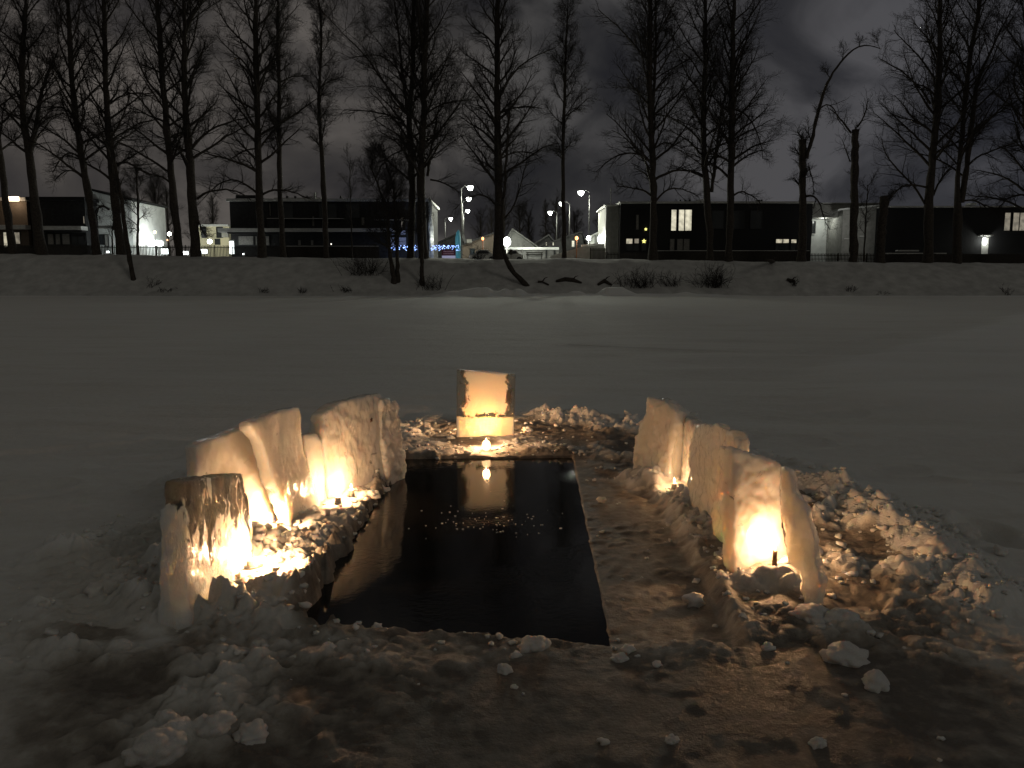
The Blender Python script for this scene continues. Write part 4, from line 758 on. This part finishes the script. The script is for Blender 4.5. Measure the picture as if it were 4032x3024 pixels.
# -- cream flats
e = house('cream flats seen between the trees left of the long dark block', 785, 905, 892, 8, cream, 112, 8, 4)
for u0, u1 in ((800, 815), (858, 880)): window(e, u0, u1, 892+4, 935, darkg, Y=112)
window(e, 850, 868, 942, 962, darkg, Y=112); ledge(e, 880, 905, 908, 935, .4, 112, greyw, 'balcony'); point('wall_glow', (PX(840, 109), 109.5, 6.5), 90, (1, .95, .75), .3, e)
e = empty('light_column', (PX(912, 98), 98, 3.5), 'narrow white lit column at the left corner of the long dark block', 'light column'); bxp(MB(), 905, 919, 950, 1000, 98, 98.3).build('panel', whitem, e, bevel=.04); bxp(MB(), 903, 921, 944, 949, 97.95, 98.35, 98).build('cap', greyw, e)
# -- long dark block
e = house('long dark two-storey block behind the trees left of centre', 912, 1690, 794, 12, dark, roofv=11, over=8)
MB().box(PX(905, YB), PX(985, YB), YB+3, YB+8, PZ(781, YB), PZ(758, YB)).build('roof_box', dark, e)
MB().box(PX(1050, YB), PX(1240, YB), YB+4, YB+8, PZ(779, YB), PZ(765, YB)).build('roof_snow', pale, e)
for u in (1128, 1160, 1207, 1340): MB().box(PX(u-3, YB), PX(u+3, YB), YB+1, YB+1.4, PZ(782, YB), PZ(768, YB)).build('vent', dark2, e)
MB().box(PX(1227, YB), PX(1233, YB), YB+2, YB+2.3, PZ(781, YB), PZ(752, YB)).build('chimney', whitew, e)
ledge(e, 880, 1560, 902, 916, 1.7); ledge(e, 915, 1560, 917, 922, 1.5, m=dark2, name='soffit')
ledge(e, 1064, 1360, 861, 863, .9, name='balcony_rail'); ledge(e, 1480, 1620, 866, 868, .9, name='balcony_rail')
ledge(e, 1064, 1130, 864, 900, .8, m=dark, name='balcony')
for u0, u1, v0, v1, m_ in ((942, 1000, 930, 964, curtain), (1008, 1014, 930, 966, curtain), (1045, 1062, 930, 966, curtain), (1068, 1072, 795+6, 850, curtain), (1234, 1242, 852, 890, curtain), (1427, 1438, 856, 886, curtain), (1464, 1474, 808, 850, darkg), (1582, 1590, 856, 894, litd), (1100, 1160, 800, 858, darkg), (1260, 1330, 803, 858, darkg), (1370, 1420, 803, 858, darkg)): window(e, u0, u1, v0, v1, m_)
window(e, 1175, 1236, 945, 966, curtain, ((1206, 1.2),)); window(e, 1303, 1308, 958, 964, emis('spot_in_window', (1, .95, .85), 1.5))
blg = mat('blue_lit_glass', (.2, .22, .3), .3, .4, emit=(.35, .42, .7), estr=.12)
window(e, 1532, 1562, 908, 924, blg); window(e, 1574, 1598, 908, 924, blg); window(e, 1535, 1600, 935, 966, blg, ((1568, .3),))
sf = empty('pillar', (PX(1697, 99.5), 99.4, 3.4), 'rough white lit pillar at the right end of the long dark block', 'pillar')
z_ = [3.2, PZ(930, 99.4), PZ(900, 99.4), PZ(860, 99.4), PZ(800, 99.4), PZ(778, 99.4)]; o = MB().tube([(PX(u, 99.4), 99.4, zz) for u, zz in zip((1699, 1700, 1698, 1696, 1699, 1694), z_)], [.3, .28, .36, .2, .26, .1], 9).build('shaft', mat('white_pillar', (.75, .77, .72), .8, noise=(2.5, .35, 1.1)), sf, True)
point('pillar_light', (PX(1712, 97), 98.4, 6.2), 70, (.98, 1, .9), .2, sf)
# -- strings of blue lights
for (u0, u1, v, n, lb) in ((1537, 1642, 975, 22, 'string of blue lights hanging low behind the thick trunks'), (1697, 1812, 975, 40, 'string of blue-white lights left of the street lamp gap')):
    e = empty('light_string', (PX((u0+u1)/2, 97), 97, 3.5), lb, 'string lights'); r_ = random.Random(n); pts = [(PX(u0+(u1-u0)*k/16, 97), 97, PZ(v-6+5*math.sin(k*1.1), 97)) for k in range(17)]
    MB().tube(pts, .015, 5).build('cable', fencem, e); mb = MB()
    for u in (u0, u1): MB().tube([(PX(u, 97), 97, 3.2), (PX(u, 97), 97, PZ(v-8, 97))], .03, 6).build('post', fencem, e)
    for k in range(n*2):
        x = PX(r_.uniform(u0, u1), 97); z = PZ(v+r_.uniform(-9, 12), 97); s = r_.uniform(.03, .075); mb.add([(x-s, 96.96, z), (x, 96.96-s, z), (x+s, 96.96, z), (x, 96.96+s, z), (x, 96.96, z-s), (x, 96.96, z+s)], [(0, 1, 5), (1, 2, 5), (2, 3, 5), (3, 0, 5), (1, 0, 4), (2, 1, 4), (3, 2, 4), (0, 3, 4)])
    tag(mb.build('bulbs', bluem, e), kind='stuff'); point('string_glow', (PX((u0+u1)/2, 97), 96.6, PZ(v+8, 97)), 60, (.35, .5, 1), .5, e)
# -- sign, turquoise pillar, post lamps
e = empty('sign_board', (PX(1768, 96), 96, 3.5), 'dark red and white sign board below the blue-white lights', 'sign')
bxp(MB(), 1739, 1794, 984, 1006, 96, 96.1).build('top_panel', mat('maroon', (.10, .02, .04), .6), e); bxp(MB(), 1740, 1793, 1006.5, 1018, 96, 96.08).build('lower_panel', mat('sign_white', (.6, .6, .7), .6, emit=(.5, .5, .8), estr=.25), e)
mb = MB(); r_ = random.Random(2)
for row in (991, 999):
    u = 1746
    while u < 1786: w_ = r_.uniform(2, 5); bxp(mb, u, u+w_, row-1.6, row+1.6, 95.98, 95.997, 96); u += w_+1.5
mb.build('worn_lettering', mat('pale_paint', (.55, .35, .4), .7), e); point('sign_glow', (PX(1768, 95), 94.6, PZ(985, 95)), 12, (.8, .8, 1), .2, e)
for u in (1741, 1791): MB().tube([(PX(u, 96), 96.13, 3.2), (PX(u, 96), 96.13, PZ(985, 96))], .04, 6).build('post', fencem, e)
e = empty('advertising_pillar', (PX(1804, 101), 101, 3.4), 'turquoise lit pillar beside the tallest street lamp', 'pillar')
MB().tube([(PX(1804, 101), 101, 3.2), (PX(1804, 101), 101, PZ(935, 101)), (PX(1805, 101), 101, PZ(915, 101)), (PX(1806, 101), 101, PZ(905, 101))], [.32, .32, .22, .05], 14).build('column', mat('turquoise', (.08, .30, .36), .5, emit=(.1, .42, .55), estr=.08), e, True)
MB().tube([(PX(1804, 101), 101, 3.2), (PX(1804, 101), 101, 3.5)], .4, 14).build('base', greyw, e)
# -- street lamps
polem = mat('lamp_pole', (.03, .03, .03), .6, .3)
LAMP = [(1818, 742, 1853, 737, 112, 'tallest street lamp left of the big centre tree'), (1822, 800, 1847, 781, 130, 'second street lamp in line behind the tallest left one'), (1826, 840, 1843, 829, 148, 'third street lamp behind the tallest left one'),
        (1754, 862, 1776, 860, 165, 'street lamp above the blue-white lights'), (1700, 892, 1714, 887, 190, 'farthest low street lamp by the white lit pillar'),
        (2319, 758, 2285, 757, 111, 'tallest street lamp right of the slim centre tree'), (2242, 804, 2211, 800, 124, 'street lamp half hidden by the slim straight tree'), (2192, 838, 2165, 836, 138, 'lowest street lamp of the right line beside the slim tree')]
for (up, vt, uh, vh, Yl, lb) in LAMP:
    e = empty('street_lamp', (PX(up, Yl), Yl, 3.3), lb, 'street lamp', 'street lamps along the road'); xp, zp = PX(up, Yl), PZ(vt, Yl); xh, zh = PX(uh, Yl), PZ(vh, Yl); s = 1 if xh > xp else -1
    MB().tube([(xp, Yl, 3.0), (xp, Yl, zp*.6+3*.4), (xp, Yl, zp)], [.12, .10, .06], 10).build('pole', polem, e, True)
    MB().tube([(xp, Yl, zp-.02), (xp+s*.35, Yl, zp+.28), (xh, Yl, zh+.22)], [.035, .03, .03], 8).build('arm', polem, e, True)
    MB().box(xh-.34, xh+.34, Yl-.16, Yl+.16, zh+.12, zh+.26).build('lamp_head', fencem, e, bevel=.03)
    r = .38*(1 if Yl < 135 else .85); MB().tube([(xh, Yl, zh+.12), (xh, Yl, zh+.03), (xh, Yl, zh-.25), (xh, Yl, zh-.42)], [r, r*1.1, r*.85, r*.25], 14).build('lens', bulb, e, True)
    point('lamp_light', (xh, Yl-.05, zh-.62), 3200 if Yl < 135 else 1800, (.97, 1, .82), .3, e)
# wall and bollard lamps in the gap
for (u, v, r, m_, p_, c, lb, Yl) in ((1996, 952, .62, bulb, 700, (.97, 1, .9), 'big glaring wall lamp beside the big centre tree', 109), (2368, 942, .62, bulb, 700, (.98, 1, .9), 'big glaring wall lamp at the corner of the grey end wall', 104), (2317, 938, .32, bulb, 300, (.98, 1, .9), 'smaller white lamp on a post left of the corner glare', 106),
        (1901, 940, .20, orm, 14, (1, .35, .1), 'orange lamp on a post between the dark-roofed house and the big centre tree', 105), (2270, 938, .24, orm, 18, (1, .4, .12), 'orange lamp on a tall thin post right of the slim tree', 103)):
    X_, Z_ = PX(u, Yl), PZ(v, Yl); e = empty('post_lamp', (X_, Yl, 3.3), lb, 'lamp', 'lamps between the houses'); MB().tube([(X_, Yl+.0, 3.0), (X_, Yl, Z_-r*.8)], .07, 8).build('post', greyw if m_ is bulb else mat('rusty_post', (.3, .14, .07), .7), e)
    MB().tube([(X_, Yl, Z_-r*math.cos(a)) for a in np.linspace(.1, 3.04, 9)], [max(.01, r*math.sin(a)*.8) for a in np.linspace(.1, 3.04, 9)], 14).build('globe', m_, e, True); point('lamp_light', (X_, Yl-r-.25, Z_), p_, c, .3, e)
# -- gabled houses in the gap
dimg = mat('grey_boards', (.13, .13, .125), .85, .2, noise=(1.5, .7, 1.15))
def gable(label, u0, u1, ridge, veave, vridge, Y, wall, roof, d=9, v1=1025):
    e = empty('gabled_house', (PX((u0+u1)/2, Y), Y, 3.3), label, 'house', 'houses beyond the gap'); x0, x1, xm = PX(u0, Y), PX(u1, Y), PX(ridge, Y); ze, zm, zb = PZ(veave, Y), PZ(vridge, Y), 3.0
    MB().add([(x0, Y, zb), (x1, Y, zb), (x1, Y, ze), (xm, Y, zm), (x0, Y, ze), (x0, Y+d, zb), (x1, Y+d, zb), (x1, Y+d, ze), (xm, Y+d, zm), (x0, Y+d, ze)], [(0, 1, 2, 3, 4), (9, 8, 7, 6, 5), (0, 5, 6, 1), (1, 6, 7, 2), (4, 9, 5, 0)]).build('wall', wall, e)
    t = .18; mb = MB()
    for (xa, za, xb, zb_) in ((x0-.4, ze-.2, xm, zm+.03), (xm+.002, zm+.03, x1+.4, ze-.2)): mb.add([(xa, Y-.4, za), (xb, Y-.4, zb_), (xb, Y+d+.4, zb_), (xa, Y+d+.4, za), (xa, Y-.4, za+t), (xb, Y-.4, zb_+t), (xb, Y+d+.4, zb_+t), (xa, Y+d+.4, za+t)], [(0, 3, 2, 1), (4, 5, 6, 7), (0, 1, 5, 4), (1, 2, 6, 5), (2, 3, 7, 6), (3, 0, 4, 7)])
    mb.build('roof', roof, e); return e
e = gable('dark gabled house behind the blue-white lights', 1700, 1822, 1815, 968, 918, 128, dark, dark); e = gable('house with a pinkish lit wall and dark roof left of the big centre tree', 1815, 1965, 1960, 967, 915, 120, tan, dark); window(e, 1838, 1858, 942, 956, curtain, Y=119.6); window(e, 1852, 1868, 980, 1003, darkg, Y=120)
e = gable('house with a wide pale gable right of the big centre tree', 1985, 2105, 2017, 968, 905, 118, dimg, dimg); point('gable_glow', (PX(2010, 115), 115, 6.5), 160, (.95, 1, .9), .3, e)
e = gable('dark roofed house behind the low lit wall', 2095, 2190, 2160, 970, 928, 126, dark, dark); e = gable('dark house with two lit windows right of the slim tree post', 2140, 2300, 2290, 965, 915, 122, dark, dark)
for u in (2149, 2176): window(e, u, u+4, 955, 966, litc, Y=122)
window(e, 2251, 2261, 948, 972, litc, Y=121.5)
e = gable('white gabled shed behind the corner glare', 2340, 2440, 2400, 925, 895, 112, whitew, whitew)
e = house('long low building with a bright eave right of the big centre tree', 1985, 2200, 984, 8, dimg, 112, 10, 0, roofm=whitew); point('eave_glow', (PX(2080, 110), 109.8, 6.2), 170, (.97, 1, .85), .4, e)
for u in (2150, 2182): window(e, u, u+3, 986, 1020, darkg, Y=112)
e = empty('ramp_wall', (PX(2260, 103), 103, 3.4), 'pale sloping wall lit from the side before the grey end wall', 'wall')
x0, x1 = PX(2165, 103), PX(2382, 103); MB().add([(x0, 103, 3), (x1, 103, 3), (x1, 103, PZ(962, 103)), (PX(2290, 103), 103, PZ(972, 103)), (x0, 103, PZ(1008, 103)), (x0, 103.5, 3), (x1, 103.5, 3), (x1, 103.5, PZ(962, 103)), (PX(2290, 103), 103.5, PZ(972, 103)), (x0, 103.5, PZ(1008, 103))], [(0, 1, 2, 3, 4), (9, 8, 7, 6, 5), (0, 5, 6, 1), (1, 6, 7, 2), (2, 7, 8, 3), (3, 8, 9, 4), (4, 9, 5, 0)]).build('wall', greyw, e)
MB().add([(PX(2290, 103), 102.9, PZ(971, 103)), (x1, 102.9, PZ(961, 103)), (x1, 103.6, PZ(961, 103)), (PX(2290, 103), 103.6, PZ(971, 103)), (PX(2290, 103), 102.9, PZ(964, 103)), (x1, 102.9, PZ(956, 103)), (x1, 103.6, PZ(956, 103)), (PX(2290, 103), 103.6, PZ(964, 103))], [(0, 3, 2, 1), (4, 5, 6, 7), (0, 1, 5, 4), (1, 2, 6, 5), (2, 3, 7, 6), (3, 0, 4, 7)]).build('snow_cap', whitew, e)
# -- bench, bin, hoop, parked cars on top of the bank
X_ = PX(2105, 91); e = empty('park_bench', (X_, 91, 3.6), 'dark park bench on the bank top before the low lit building', 'bench'); zb = 3.65
w2 = (PX(2137, 91)-PX(2070, 91))/2
MB().box(X_-w2, X_+w2, 90.7, 91.15, zb+.43, zb+.49).build('seat', fencem, e); MB().box(X_-w2, X_+w2, 91.2, 91.25, zb+.56, zb+.68).box(X_-w2, X_+w2, 91.22, 91.27, zb+.76, zb+.88).build('backrest', fencem, e)
for s in (-.8, .8): MB().box(X_+w2*s-.04, X_+w2*s+.04, 90.75, 90.85, zb-.3, zb+.427).build('leg', fencem, e); MB().box(X_+w2*s-.04, X_+w2*s+.04, 91.152, 91.198, zb-.3, zb+.9).build('leg', fencem, e)
X_ = PX(2012, 92); e = empty('notice_post', (X_, 92, 3.6), 'small dark board on a thin post right of the big centre tree', 'sign'); MB().tube([(X_, 92, 3.3), (X_, 92, PZ(1002, 92))], .03, 8).build('post', fencem, e); MB().box(X_-.17, X_+.17, 91.94, 92.04, PZ(1003, 92), PZ(982, 92)).build('board', fencem, e, bevel=.02)
X_ = PX(2063, 92); e = empty('hoop_rail', (X_, 92, 3.6), 'thin metal hoop rail beside the park bench', 'rail'); MB().tube([(X_-.18, 92, 3.4), (X_-.18, 92, PZ(968, 92)), (X_-.1, 92, PZ(962, 92)), (X_+.08, 92, PZ(961, 92)), (X_+.14, 92, PZ(968, 92))], .022, 8).build('rail', greyw, e, True)
def car(label, u0, u1, v, Y, snowy):
    x0, x1 = PX(u0, Y), PX(u1, Y); Lc = x1-x0; z0 = 3.55; e = empty('parked_car', ((x0+x1)/2, Y, z0), label, 'car', 'cars parked behind the bank top')
    prof = [(0, .35), (.02, .75), (.2, .92), (.33, 1.38), (.66, 1.42), (.82, .95), (.98, .82), (1, .35)]; V = [(x0+a*Lc, Y, z0+b) for a, b in prof]+[(x0+a*Lc, Y+1.7, z0+b) for a, b in prof]; k = len(prof)
    MB().add(V, [tuple(range(k)), tuple(range(2*k-1, k-1, -1))]+[(i, i+k, (i+1) % k+k, (i+1) % k) for i in range(k)]).build('body', snowy, e, bevel=.06)
    MB().add([(x0+.26*Lc, Y-.004, z0+.95), (x0+.74*Lc, Y-.004, z0+.98), (x0+.64*Lc, Y-.004, z0+1.3), (x0+.36*Lc, Y-.004, z0+1.28)], [(0, 1, 2, 3)]).build('side_window', darkg, e)
    for a in (.2, .8): MB().tube([(x0+a*Lc, Y-.02, z0+.33), (x0+a*Lc, Y+.2, z0+.33)], .33, 18).build('wheel', frame, e)
carp = mat('snowy_paint', (.6, .6, .56), .5, noise=(3, .7, 1.1)); car('snow-covered parked car left of the big centre tree', 1846, 1958, 0, 95.5, carp); car('snow-covered parked car right of the big centre tree', 1976, 2062, 0, 96.5, carp)
# -- right block with the lit window
e = house('dark two-storey block with the brightly lit window right of centre', 2440, 3192, 802, 12, dark2, roofv=8, over=4)
for u in (2680, 2698, 2716, 2983, 2992, 3002): MB().box(PX(u-3, YB), PX(u+3, YB), YB+1, YB+1.3, PZ(795, YB), PZ(783, YB)).build('vent', dark2, e)
MB().add([(PX(2720, YB), YB, PZ(794, YB)), (PX(2765, YB), YB, PZ(794, YB)), (PX(2762, YB), YB, PZ(783, YB)), (PX(2720, YB), YB+3, PZ(794, YB)), (PX(2765, YB), YB+3, PZ(794, YB)), (PX(2762, YB), YB+3, PZ(783, YB))], [(0, 1, 2), (5, 4, 3), (0, 2, 5, 3), (1, 4, 5, 2)]).build('roof_snow', whitew, e)
window(e, 2640, 2659, 826, 908, litw); window(e, 2669, 2719, 826, 908, litw, ((2692, .12),)); window(e, 2637, 2654, 941, 986, curtain); window(e, 2665, 2714, 941, 986, curtain, ((2689, .12),))
window(e, 2465, 2489, 940, 960, litc); window(e, 2497, 2514, 940, 958, litd); window(e, 2465, 2514, 962, 986, darkg, ((2493, .1),)); window(e, 2526, 2544, 941, 986, darkg); window(e, 2502, 2512, 846, 904, curtain)
for k, (u, v, s) in enumerate(((2534, 950, .30), (2540, 903, .22))):
    x, z = PX(u, YB), PZ(v, YB); mb = MB(); n = 10; mb.add([(x+s*(1 if j % 2 == 0 else .42)*math.cos(math.pi*j/5+1.57), YB-.16-.02*k, z+s*(1 if j % 2 == 0 else .42)*math.sin(math.pi*j/5+1.57)) for j in range(n)]+[(x, YB-.22, z), (x, YB-.12, z)], [((j+1) % n, j, n) for j in range(n)]+[(j, (j+1) % n, n+1) for j in range(n)]); mb.build('star_light', starm, e)
window(e, 3053, 3078, 942, 957, litc); window(e, 3081, 3103, 942, 957, litc); window(e, 3113, 3133, 943, 957, litc); window(e, 3053, 3103, 959, 990, darkg); window(e, 3113, 3133, 959, 990, darkg)
for u in (2800, 2880, 2950): window(e, u, u+45, 830, 900, darkg)
e = house('grey windowless end wall with a snow-edged roof left of the dark right block', 2384, 2437, 812, 9, greyw, 101.5, 6, 8)
MB().tube([(PX(2402, 101.3), 101.35, 3.5), (PX(2402, 101.3), 101.35, PZ(740, 101.3))], .05, 8).build('downpipe', greyw, e)
# -- pale wing and right block
e = empty('building', (PX(3250, 103), 103, 3.3), 'pale lit wing with a recessed porch between the two dark right blocks', 'building'); bxp(MB(), 3192, 3318, 802, 1040, 106, 110, 106).build('wall', whitew, e)
bxp(MB(), 3192, 3470, 802, 856, 102.6, 105.99, 102.6).build('upper_band', greyw, e); bxp(MB(), 3192, 3466, 799, 801.5, 102.3, 106, 102.6).build('roof', pale, e)
window(e, 3194, 3204, 872, 918, darkg, Y=106); window(e, 3272, 3302, 870, 916, darkg, ((3287, .06),), Y=106); ledge(e, 3192, 3204, 920, 924, .2, 106); ledge(e, 3262, 3304, 920, 924, .2, 106); window(e, 3268, 3296, 968, 988, darkg, ((3282, .05),), Y=106)
point('porch_light', (PX(3245, 103), 103.9, PZ(862, 103)), 130, (.97, 1, .9), .3, e)
e = empty('building', (PX(3390, 101), 101, 3.3), 'grey end wall with a rising snowy roof edge right of the pale wing', 'building'); x0, x1 = PX(3312, 101), PX(3456, 101)
MB().add([(x0, 101, 3), (x1, 101, 3), (x1, 101, PZ(812, 101)), (x0, 101, PZ(828, 101)), (x0, 109, 3), (x1, 109, 3), (x1, 109, PZ(812, 101)), (x0, 109, PZ(828, 101))], [(0, 1, 2, 3), (5, 4, 7, 6), (1, 5, 6, 2), (4, 0, 3, 7), (3, 2, 6, 7)]).build('wall', greyw, e)
x0 = PX(3286, 101); MB().add([(x0, 100.6, PZ(830, 101)), (x1, 100.6, PZ(811, 101)), (x1, 109, PZ(811, 101)), (x0, 109, PZ(830, 101)), (x0, 100.6, PZ(824, 101)), (x1, 100.6, PZ(805, 101)), (x1, 109, PZ(805, 101)), (x0, 109, PZ(824, 101))], [(0, 3, 2, 1), (4, 5, 6, 7), (0, 1, 5, 4), (1, 2, 6, 5), (2, 3, 7, 6), (3, 0, 4, 7)]).build('roof', whitew, e)
ledge(e, 3320, 3342, 938, 942, .15, 101); ledge(e, 3380, 3400, 928, 933, .15, 101); point('wall_glow', (PX(3350, 97), 97.6, 8.2), 110, (1, 1, .95), .4, e)
e = house('rightmost dark two-storey block with a curtained lit window and wall lamp', 3456, 4300, 818, 12, dark2, roofv=6, over=0)
window(e, 3945, 3967, 838, 908, litd); window(e, 3978, 4025, 838, 908, litd, ((4003, .1),)); MB().box(PX(3798, YB), PX(3824, YB), YB-.55, YB+.6, PZ(813, YB)+.12, PZ(811, YB)+.3).build('roof_snow', whitew, e, bevel=.05)
MB().box(PX(3845, YB), PX(3890, YB), YB-.9, YB-.003, PZ(930, YB), PZ(925, YB)).build('door_canopy', pale, e); bxp(MB(), 3862, 3888, 936, 1005, YB-.06, YB-.003, YB).build('door', greyw, e)
X_, Z_ = PX(3869, YB), PZ(950, YB); MB().tube([(X_, YB-.22, Z_-.45), (X_, YB-.22, Z_-.2), (X_, YB-.22, Z_+.2), (X_, YB-.22, Z_+.42)], [.08, .22, .22, .08], 12).build('wall_lamp', bulb, e, True); point('lamp_light', (X_, YB-.75, Z_), 75, (.98, 1, .92), .2, e)
ledge(e, 3525, 3610, 985, 990, .5, 98); ledge(e, 3480, 3720, 996, 1000, .4, 97.5)
# -- fences
def fence(label, u0, u1, v0, v1, Y, tops=None, gap=.16, pick=.075):
    x0, x1 = PX(u0, Y), PX(u1, Y); e = empty('fence', ((x0+x1)/2, Y, 3.5), label, 'fence'); z1 = PZ(v0, Y); z0 = min(PZ(v1, Y), 3.6)-.2; mb = MB(); x = x0; r_ = random.Random(int(u0)+9)
    while x < x1: mb.box(x, x+pick, Y-.012, Y+.012, z0, z1+r_.uniform(-.03, .03)); x += gap
    tag(mb.build('palings', fencem, e), kind='stuff'); MB().box(x0, x1, Y+.014, Y+.05, z1-.25, z1-.18).build('rail', fencem, e); MB().box(x0, x1, Y+.014, Y+.05, z0+.4, z0+.47).build('rail', fencem, e)
    x = x0
    while x < x1: MB().box(x-.05, x+.05, Y+.053, Y+.15, z0-.2, z1+.05).build('post', fencem, e); x += 3.2
    if tops: MB().box(x0, x1, Y-.05, Y+.17, z1+.052, z1+.11).build('snow_cap', pale, e)
fence('paling fence at the far left before the dark block', -60, 384, 966, 1003, 92.5, gap=.11, pick=.085); fence('open paling fence backlit before the bright canopy', 388, 912, 967, 1004, 92.5)
fence('paling fence before the left half of the long dark block', 914, 1125, 968, 1006, 92.5, gap=.12); fence('snow-capped board fence before the right half of the long dark block', 1128, 1490, 972, 1008, 93, True, .10, .092)
fence('tall paling fence left of the dark block with the lit window', 2325, 2388, 977, 1022, 94, gap=.14, pick=.09); fence('low paling fence under the grey end wall', 2390, 2560, 994, 1022, 93)
fence('snow-capped board fence before the dark block with the lit window', 2563, 3186, 990, 1024, 93, True, .10, .092); fence('open paling fence backlit by the pale wing', 3188, 3450, 998, 1028, 93); fence('dark board fence before the rightmost block', 3455, 4200, 1000, 1032, 93, None, .10, .092)
# -- dry shrubs, logs and tufts on the slope
def shrub(label, u, v, Y, h, wd, n, seed, name='shrub', cat='shrub'):
    r = np.random.default_rng(seed); p = W(u, v, Y); z = bz(p[0], Y); S0 = np.stack([p[0]+r.normal(size=n)*wd*.25, Y+r.normal(size=n)*.3, np.full(n, z-.05)], 1)
    D = np.stack([r.normal(size=n)*.55, r.normal(size=n)*.4, np.full(n, 1.)], 1); P = grow(r, S0, D, h*r.uniform(.5, 1.1, n), 7, np.array([0, 0, -.2]), .12); Rr = np.linspace(.02, .008, 7)[None]*np.ones((n, 1))
    pi, t, pos, tan, rad = sample(r, P, Rr, 7, .2, 1); P2 = grow(r, pos, side(r, tan, r.uniform(.4, .9, len(pi))), h*.35*r.uniform(.4, 1, len(pi)), 4, np.array([0, 0, 0.]), .15)
    e = empty(name, (p[0], Y, z), label, cat, 'dry shrubs on the far slope'); link('stems', np_mesh('stems', *tubes(P, Rr, 4)), twigm, e); link('twigs', np_mesh('twigs', *tubes(P2, np.full((len(pi), 4), .009), 3)), twigm, e)
for i, (u, v, Y, h, wd, n, lb) in enumerate([(2810, 1125, 81.5, 2.4, 3.2, 70, 'biggest dry shrub on the slope under the dark block with the lit window'), (2520, 1120, 81.5, 2.0, 3.4, 60, 'wide dry shrub left of the biggest one on the slope'), (2640, 1120, 81.7, 1.5, 1.6, 26, 'narrow dry shrub between the two wide ones'),
   (1440, 1095, 83.5, 2.6, 3.0, 60, 'dry shrub at the foot of the crooked slope tree'), (1360, 1140, 80.6, .7, 1.6, 20, 'low dry tuft on the slope left of the crooked tree'), (3125, 1110, 82, .9, .6, 14, 'small dark tuft on the slope left of the topped trunk'),
   (3350, 1130, 81, .7, .8, 18, 'dark tuft on the slope below the topped knobbly trunk'), (3480, 1150, 80.2, .4, .9, 12, 'low tuft at the slope foot right of centre'), (3965, 1150, 80.3, 1.1, .5, 9, 'thin dry stalks near the right edge'), (600, 1115, 81.5, 1.2, .5, 10, 'thin dry stalks right of the pale-barked slope tree'),
   (1040, 1140, 80.6, .5, 1.2, 14, 'small tuft at the slope foot below the first stout tree'), (1190, 1142, 80.5, .6, .7, 14, 'dark tuft at the slope foot left of centre'), (650, 1140, 80.6, .5, 1.6, 16, 'flat tuft at the slope foot at the left'), (1700, 1130, 81.2, 1.6, 2.4, 30, 'sparse shrub right of the pole-like slope trunk'),
   (1885, 985, 88.2, 1.6, 1.2, 26, 'tangled shrub on the bank top left of the big centre tree')]): shrub(lb, u, v, Y, h, wd, n, 300+i)
for i, (pts, lb) in enumerate([([(2190, 1108), (2225, 1101), (2255, 1104), (2290, 1114)], 'long dark driftwood log lying on the slope'), ([(2118, 1110), (2135, 1110), (2160, 1122)], 'short forked branch on the slope by the foot of the curved trunk'), ([(2355, 1121), (2380, 1107), (2408, 1122)], 'dark hunched stump on the slope right of the long log'),
      ([(3100, 1100), (3115, 1108), (3130, 1106)], 'short dark root on the slope below the topped trunk'), ([(3018, 1024), (3040, 1030), (3060, 1028)], 'fallen piece of trunk at the foot of the topped trunk with the bowed limb')]):
    P = []
    for u, v in pts:
        d = ray(u, v); ks = np.linspace(78, 92, 300); o = np.array([0, 0, CAMZ]); Q = o+d[None]*(ks/d[1])[:, None]; hz_ = bankz(Q[:, 0], Q[:, 1]); j = int(np.argmax(Q[:, 2] <= hz_+.12)); P.append(Q[j]+np.array([0, 0, .02]))
    e = empty('log', P[0], lb, 'log', 'dead wood on the far slope'); MB().tube(P, [.12]+[.24-.04*(i == 1)*4]*(len(P)-2)+[.08], 8).build('trunk', bark, e, True)
    m_ = len(P)//2; MB().tube([P[m_], P[m_]+np.array([.25, -.1, .35]), P[m_]+np.array([.55, -.1, .45])], [.07, .05, .02], 6).build('branch', bark, e, True)
